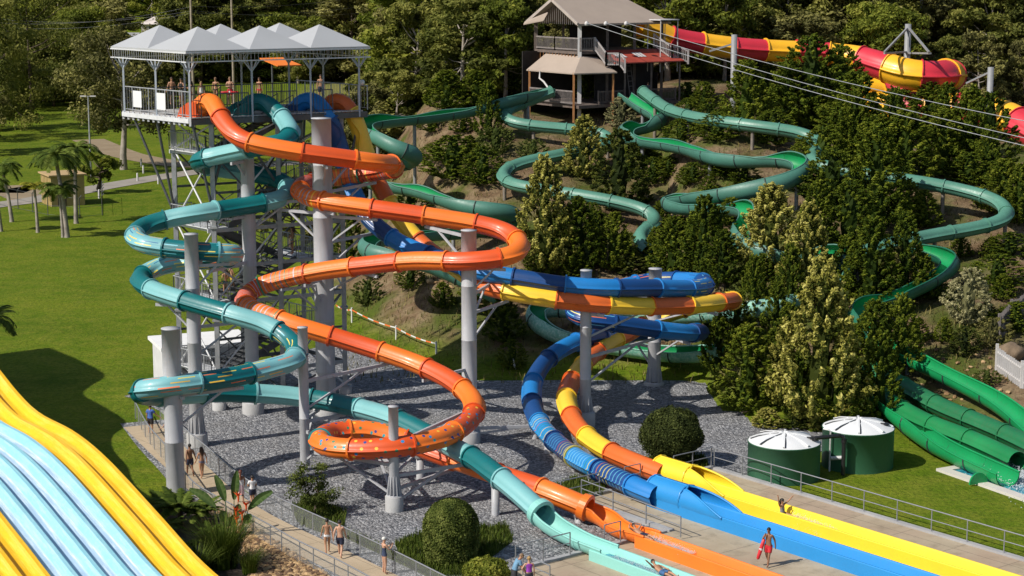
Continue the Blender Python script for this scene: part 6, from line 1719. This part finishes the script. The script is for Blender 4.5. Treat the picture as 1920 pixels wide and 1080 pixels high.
person(onstair(424, PZ-RISE*5+.02, .3), R(30), 'person in teal swimwear on the left stair landing', ('stand',), 'tan', 1.74, True, (('briefs',(.04,.16,.18)),), ('tail','black'))
def onflight(t, k, c):
    z1 = PZ-RISE*k; z0 = z1-RISE; a1, a0 = (AR, AL) if k % 2 == 0 else (AL, AR)
    return LP(a0+(a1-a0)*t, c, z0+RISE*t)
person(onflight(.16, 4, .27), R(-60), 'woman in yellow shorts climbing the stair flight', ('walkA',), 'tan', 1.66, True, (('trunks',(.55,.36,.04)),('bra',(.5,.2,.05))), ('tail','brown'))
person(onflight(.34, 5, .73), R(120), 'child in dark shorts on the lower stair flight', ('walkB',), 'tan', 1.25, False, (('trunks',navy),), ('short','brown'))
# a visitor at the timber tower
person(BP(6.6,-1.5,FL_), R(200), 'person in dark clothes standing under the red awning roof', ('stand',), 'fair', 1.74, False, (('tee',(.10,.10,.12)),('trunks',navy)), ('short','brown'))
# ================================================================== YARD OBJECTS
M_TANK = gel('tank_green', (.025,.105,.052), .10, .45, .3, (.04,.13,.075)); M_LID = simple('tank_lid_white', (.70,.71,.71), .5, .05, 1); M_BLKP = simple('pipe_black', (.018,.018,.02), .35, .2, 5); M_PVC = simple('pvc_white', (.68,.68,.66), .4, .05)
def tank(px, label, r, h):
    p = G(*px); p = V((p.x, p.y, 0)); o = thing('water_tank', label, 'water tank', p)
    b = MB(); b.lathe(p, [(r,-.05),(r,h-.03),(r+.025,h-.02),(r+.025,h+.03),(r,h+.04)], 56); b.build('shell', M_TANK, o)
    b = MB(); b.lathe(p, [(r-.01,h+.03),(r*.72,h+.24),(r*.4,h+.40),(.12,h+.48),(0,h+.48)], 56); b.build('lid', M_LID, o)
    for k in range(8):
        a = k*2*math.pi/8+.62; d = V((math.cos(a), math.sin(a), 0)); b = MB()
        b.beam(p+d*.15+V((0,0,h+.50)), p+d*r*.72+V((0,0,h+.285)), .11, .08); b.beam(p+d*r*.72+V((0,0,h+.285)), p+d*r*.95+V((0,0,h+.13)), .11, .08)
        s_ = V((-d.y, d.x, 0))*.085
        b.build('lid_rib', M_LID, o)
        b = MB(); b.beam(p+d*.3+s_+V((0,0,h+.455)), p+d*r*.72+s_+V((0,0,h+.262)), .05, .05); b.beam(p+d*r*.72+s_+V((0,0,h+.262)), p+d*r*.93+s_+V((0,0,h+.11)), .05, .05); b.build('rib_shade', M_BLKP, o)  # black strip paints the shade along one side of the rib
    a = R(-12); d = V((math.cos(a), math.sin(a), 0)); b = MB(); b.lathe(p+d*r*.72+V((0,0,h+.20)), [(.24,0),(.24,.09),(.20,.12),(0,.12)], 20); b.build('hatch', M_BLKP, o)
    return p, r, h
t1 = tank((1469,893), 'left green water tank with white ribbed lid beside the deck', 1.92, 1.92)
t2 = tank((1607,872), 'right green water tank with white ribbed lid and long shadow on the lawn', 1.93, 2.12)
# transfer pipe between the tanks
c1 = t1[0]+V((1.55,-.6,2.22)); c2 = t2[0]+V((-1.15,-2.15,2.15))
o = thing('transfer_pipe', 'black elbow pipe running from the left tank lid down to the ground', 'pipe', V((c2.x,c2.y,0)))
b = MB(); b.tube([c1-V((.2,0,.0)), c1+V((.1,0,.05)), c2+V((-.25,0,.05)), c2+V((-.06,0,.0)), c2+V((0,0,-.2)), V((c2.x,c2.y,.05))], .11, 12); b.build('pipe_run', M_BLKP, o)
for q in (c1, c2+V((0,0,-.25)), c2+V((-.3,0,.05))): b = MB(); b.lathe(q-V((0,0,.09)), [(.15,0),(.15,.18)], 12); b.build('coupling', M_BLKP, o)
o = thing('overflow_pipe', 'thin white upright pipe between the two tanks', 'pipe', V((t2[0].x-1.9,t2[0].y-1.0,0)))
q = V((t2[0].x-1.72,t2[0].y-1.25,0)); b = MB(); b.tube([q, q+V((0,0,2.2)), q+V((-.1,0,2.3)), q+V((-.35,.2,2.3))], .05, 8); b.build('pipe_run', M_PVC, o)
b = MB(); b.tube([q+V((.05,-.1,.75)), q+V((.6,-.35,.85))], .11, 10); b.build('outlet', simple('galv_pipe', (.5,.5,.5), .4), o)
# deck railings ------------------------------------------------------
M_RAIL = simple('rail_grey', (.30,.31,.33), .4, .08, 4, metal=.4)
def rail_thing(label, pts, h=1.05, post=2.2, mids=(.55,), r=.03):
    P = [V(p) for p in pts]; o = thing('railing', label, 'railing', P[0])
    for a, c in zip(P, P[1:]):
        L_ = (c-a).length; n = max(1, round(L_/post)); u = V((0,0,1))
        b = MB(); b.tube([a+u*h, c+u*h], r, 8); b.build('top_rail', M_RAIL, o)
        for m_ in mids: b = MB(); b.tube([a+u*m_, c+u*m_], r*.8, 6); b.build('mid_rail', M_RAIL, o)
        for k in range(n+1 if c == P[-1] else n): q = a+(c-a)*(k/n); b = MB(); b.tube([q, q+u*h], r, 8); b.build('post', M_RAIL, o)
    return o
rail_thing('long grey railing along the far edge of the deck beside the lawn', [LW(-69.55,69.25,DZ+.1), LW(-38,69.25,DZ+.1)], 1.05, 2.15)
rail_thing('short grey railing across the deck head behind the yellow hood', [LW(-69.72,66.4,DZ+.1), LW(-69.72,69.2,DZ+.1)], 1.05, 1.4)
rail_thing('small grey hoop railing between the orange banded tube and the blue tube', [LW(-69.7,62.9,DZ+.1), LW(-69.7,64.0,DZ+.1)], 1.05, 1.1)
rail_thing('grey railing on the kerb left of the blue tube', [LW(-69.72,58.6,DZ+.1), LW(-69.72,61.2,DZ+.1)], 1.05, 2.0)
rail_thing('grey railing along the side step between orange lane and blue lane', [LW(-69.4,59.7,DZ+.1), LW(-61.6,59.2,DZ+.1)], 1.0, 2.6)
rail_thing('small hoop railing between the orange trough and the aqua trough', [LW(-62.85,55.5,DZ+.1), LW(-62.85,56.5,DZ+.1)], 1.0, 1.0)
rail_thing('grey hoop railing on the kerb left of the aqua lane', [LW(-62.85,50.2,DZ+.1), LW(-62.85,53.4,DZ+.1)], 1.05, 1.6)
rail_thing('short hoop railing behind the two people at the bottom edge', [LW(-62.2,50.1,DZ), LW(-60.2,50.0,DZ)], .95, 1.6)
# walkway balustrades: posts, rail, clear infill ----------------------
m, nt, bs = newmat('clear_panel'); bs.inputs['Base Color'].default_value = (.55,.58,.58,1); bs.inputs['Roughness'].default_value = .12; bs.inputs['Alpha'].default_value = .16
def balustrade(label, line, h=1.08, post=1.5):
    o = thing('balustrade', label, 'balustrade', line[0]); acc = 0; u = V((0,0,1))
    b = MB(); b.tube([p+u*h for p in line], .035, 8); b.build('top_rail', M_RAIL, o)
    b = MB()
    for p, q in zip(line, line[1:]): b.add([p+u*.08, q+u*.08, q+u*(h-.05), p+u*(h-.05)], [(0,1,2,3)])
    b.build('clear_panel', m, o)
    nx = 0
    for p, q in zip(line, line[1:]+[line[-1]]):
        if acc >= nx: nx += post; b = MB(); b.tube([p, p+u*h], .028, 8); b.build('post', M_RAIL, o)
        acc += (q-p).length
balustrade('right balustrade of the footpath along the gravel', frb); balustrade('left balustrade of the footpath along the lawn and rock garden', flb)
# shed, lamp, poles, wires, houses ------------------------------------
s0 = G(97,388); su = V((math.cos(R(28)), math.sin(R(28)), 0)); sv_ = V((-su.y, su.x, 0))
o = thing('shed', 'small tan shed with flat roof behind the palms', 'shed', s0); M_SH = simple('shed_tan', (.40,.29,.12), .8, .12, 1.5)
b = MB(); b.box(s0+su*1.9+sv_*2.2, (3.8,4.4,3.4), u=su, v=sv_, base=True); b.build('wall', M_SH, o)
b = MB(); b.box(s0+su*1.9+sv_*2.2+V((0,0,3.4)), (4.3,4.9,.16), u=su, v=sv_, base=True); b.build('roof', simple('shed_roof', (.45,.31,.15), .7, .1), o)
b = MB(); b.box(s0+su*1.2-sv_*.03, (1.0,.06,2.1), u=su, v=sv_, base=True); b.build('door', simple('shed_door', (.10,.07,.05), .7), o)
b = MB()
for k in range(6): b.box(s0-su*.03+sv_*(.6+k*.65), (.06,.08,3.3), u=su, v=sv_, base=True)
b.build('batten', M_SH, o)
p = G(171,332); o = thing('street_lamp', 'tall double headed lamp post on the far lawn beside the gum tree', 'street lamp', p); hh = (332-181)/ppm(p)
b = MB(); b.tube([p, p+V((0,0,hh))], [.14,.08], 10); b.build('pole', M_STEEL, o)
for s in (-1, 1):
    b = MB(); b.tube([p+V((0,0,hh)), p+V((s*.5,0,hh+.02))], .04, 6); b.build('lamp_arm', M_STEEL, o)
    b = MB(); b.box(p+V((s*.62,0,hh+.02)), (.75,.3,.14)); b.build('lamp_head', M_WT, o)
poles = []
for (x, Yd, hh, lb) in ((361,300,26,'thick timber power pole rising behind the tower canopy'),(437,330,27,'thinner timber power pole right of the thick one')):
    p = AT(x, 120, Yd); p = V((p.x, p.y, 0)); o = thing('power_pole', lb, 'power pole', p)
    b = MB(); b.tube([p, p+V((0,0,hh))], [.24,.17], 9); b.build('pole', simple('pole_timber', (.30,.25,.19), .85, .2, 2), o)
    for z in (hh-3.2, hh-1.2): b = MB(); b.beam(p+V((-1.3,.0,z)), p+V((1.3,.3,z)), .14); b.build('cross_arm', M_BARK, o)
    poles.append((p, hh))
for i, (y0, y1, y2) in enumerate(((42,12,-22),(50,24,-2),(34,20,14))):
    a = AT(-20, y0, 310); c = AT(361, y1, 300); e = AT(760, y2, 345)
    b = MB(); P = []
    for s, t in ((a, c), (c, e)):
        for k in range(9): u = k/8; P.append(s+(t-s)*u-V((0,0,1.2*4*u*(1-u))))
    b.tube(P, .022, 5); tag(b.build('power_line', M_DSTEEL), ('lowest','middle','upper')[(1,0,2)[i]]+' thin grey power line strung past the timber poles', 'power line', 'power lines behind the tower')
def house(x, y, Y, w, d, hw, rc, label):
    p = AT(x, y, Y); g = H(p.x, p.y); p = V((p.x, p.y, g)); top = AT(x, y, Y).z; o = thing('house', label, 'house', p); hw = max(2.4, top-g-1.6)
    b = MB(); b.box(p, (w,d,hw), base=True); b.build('wall', simple('house_wall', (.45,.40,.36), .8), o)
    b = MB(); e = [p+V((sx*(w/2+.6), sy*(d/2+.6), hw)) for sx, sy in ((-1,-1),(1,-1),(1,1),(-1,1))]; r0, r1 = p+V((-w*.3,0,hw+2)), p+V((w*.3,0,hw+2)); b.add(e+[r0,r1], [(0,1,5,4),(2,3,4,5),(1,2,5),(3,0,4)]); b.build('roof', simple('house_roof_'+rc[0], rc[1], .6, .12, .5), o)
    for k in (-.3, .1, .35): f = MB(); f.box(p+V((w*k,-d/2-.03,hw*.35)), (1.4,.08,1.2), base=True); f.build('window', simple('house_window', (.04,.05,.06), .15), o)
house(262,64,470,20,9,3,('grey',(.30,.30,.30)),'distant grey roofed house left of the tower canopy'); house(318,36,520,14,9,3,('white',(.62,.55,.50)),'distant pale roofed house above the tower canopy'); house(30,30,500,13,8,3,('pale',(.55,.53,.50)),'distant pale house among the trees at the upper left')
# far paddock fence behind the tower deck
fa, fb = G(360,152), G(720,146)
o = thing('paddock_fence', 'low rail fence across the far paddock behind the tower deck', 'fence', fa)
n = 34
for z in (.6, 1.2): b = MB(); b.beam(fa+V((0,0,z)), fb+V((0,0,z)), .1, .12); b.build('rail', M_POST, o)
for k in range(n+1): b = MB(); q = fa+(fb-fa)*(k/n); b.beam(q, q+V((0,0,1.4)), .16); b.build('post', M_POST, o)
# white bollards along the road, wire fence round the shed
for i, (x, y) in enumerate(((258,340),(269,325),(297,345),(186,372),(265,312),(330,318))):
    p = G(x, y); b = MB(); b.lathe(p, [(.12,0),(.12,.95),(.08,1.05),(0,1.06)], 10); tag(b.build('bollard', M_WT), 'white post beside the road on the far lawn', 'bollard', 'white posts along the far road')
fl = [G(*q) for q in ((-5,384),(34,392),(90,404),(150,408),(192,404),(192,372))]
o = thing('wire_fence', 'dark wire mesh fence in front of the tan shed', 'fence', fl[0]); 
for a, c in zip(fl, fl[1:]):
    n = max(1, int((c-a).length/3))
    for k in range(n): b = MB(); q = a+(c-a)*(k/n); b.tube([q, q+V((0,0,2.1)), q+V((.25,0,2.4))], .05, 6); b.build('post', M_DSTEEL, o)
    for z in (.1, 1.1, 2.1): b = MB(); b.tube([a+V((0,0,z)), c+V((0,0,z))], .02, 5); b.build('wire', M_DSTEEL, o)
# construction markers on the slope -----------------------------------
tp = []
for i, (x, y, yt) in enumerate(((660,606,576),(743,637,610),(818,664,640),(967,692,662))):
    p = HILL(x, y, 0); s = ppm(p); o = thing('marker_post', 'white marker post '+('at the left end of the orange tape','in the middle of the orange tape','at the right end of the orange tape','leaning alone with a red tip right of the tall column')[i], 'marker post', p)
    t = V((-.25 if i == 3 else 0, 0, (y-yt)/s)); b = MB(); b.tube([p-V((0,0,.2)), p+t], .07, 8); b.build('stake', M_PVC, o)
    if i == 3: b = MB(); b.tube([p+t*.82, p+t*1.01], .075, 8); b.build('tip', simple('tape_orange', (.75,.15,.03), .6), o)
    tp.append(p+t*.85)
b = MB()
for a, c in zip([HILL(630,572,.8)]+tp[:2], tp[:3]):
    for k in range(8):
        u0, u1 = k/8, (k+1)/8; f = lambda u: a+(c-a)*u-V((0,0,.15*4*u*(1-u))); b.beam(f(u0), f(u1), .02, .09, mi=k % 2)
tag(b.build('barrier_tape', [simple('tape_orange', (.75,.15,.03), .6), M_PVC]), 'orange and white barrier tape strung between the marker posts', 'barrier tape')
# timber screen fence, picket fence, boulders at the right -------------
def fence_px(name, label, pts, h, gap, w, m, rail=None):
    P = [HILL(x, y, 0) for x, y in pts]; o = thing(name, label, 'fence', P[0])
    for a, c in zip(P, P[1:]):
        d = c-a; n = int(d.length/gap); b = MB()
        for k in range(n): q = a+d*((k+.5)/n); q.z = H(q.x, q.y); b.beam(q, q+V((0,0,h*rnd.uniform(.95,1.03))), w, .04)
        b.build('palings', m, o)
        for z in (h*.25, h*.8): b = MB(); b.beam(a+V((0,.05,z)), c+V((0,.05,z)), .08, .1); b.build('rail', rail or m, o)
        b = MB(); b.beam(a, a+V((0,0,h*1.12)), .16); b.build('post', rail or m, o)
fence_px('screen_fence', 'dark weathered timber screen fence at the right edge', [(1872,640),(1895,612),(1930,590)], 1.6, .17, .16, M_GW)
fence_px('picket_fence', 'pale grey picket fence at the right edge beside the boulder', [(1868,695),(1915,728),(1960,742)], 1.5, .22, .1, M_WT)
def boulder(x, y, r, label, seed, m):
    p = HILL(x, y, 0); bm = bmesh.new(); bmesh.ops.create_icosphere(bm, subdivisions=3, radius=r); rs = np.random.default_rng(seed); k = rs.normal(size=(5,3))
    for v in bm.verts:
        f = 1+.13*math.sin(v.co.dot(V(k[0]))*2/r)+.08*math.sin(v.co.dot(V(k[1]))*4/r); v.co = V((v.co.x*f*1.1, v.co.y*f, v.co.z*f*.85))
    me = bpy.data.meshes.new('boulder'); bm.to_mesh(me); bm.free(); me.materials.append(m); me.polygons.foreach_set('use_smooth', [True]*len(me.polygons))
    o = bpy.data.objects.new('boulder', me); COL.objects.link(o); o.location = p+V((0,0,r*.4)); tag(o, label, 'boulder')
boulder(1893,672,.75,'large pale brown boulder beside the picket fence at the right edge',1,simple('rock_pale', (.19,.135,.085), .9, .25, 2, bmp=.5)); boulder(1755,830,.35,'small dark rock between the tubes near the pool',2,RM[2])
rocks('slope_rubble', lambda r: (lambda p: V((p.x, p.y, p.z)))(HILL(r.uniform(740,900), r.uniform(470,540), 0)), 140, 8, .08, .3, RM)
rocks('slope_rubble', lambda r: (lambda p: V((p.x, p.y, p.z)))(HILL(r.uniform(1720,1900), r.uniform(640,820), 0)), 160, 9, .05, .2, RM)
# dry grass tufts over the slope so that the soil is not smooth
blades('hill_grass', lambda r: HILL(r.uniform(640,1900), 200+520*r.random()**.8, 0), 9000, 77, .12, .5, leaf_mat('blade_dry', [(.0, (.05,.05,.012)), (.5, (.16,.14,.04)), (1, (.33,.27,.11))], .2), .035, .8)
tag(bpy.data.objects['hill_grass'], kind='stuff')
for o in list(bpy.data.objects):
    if '_o' in o: del o['_o']
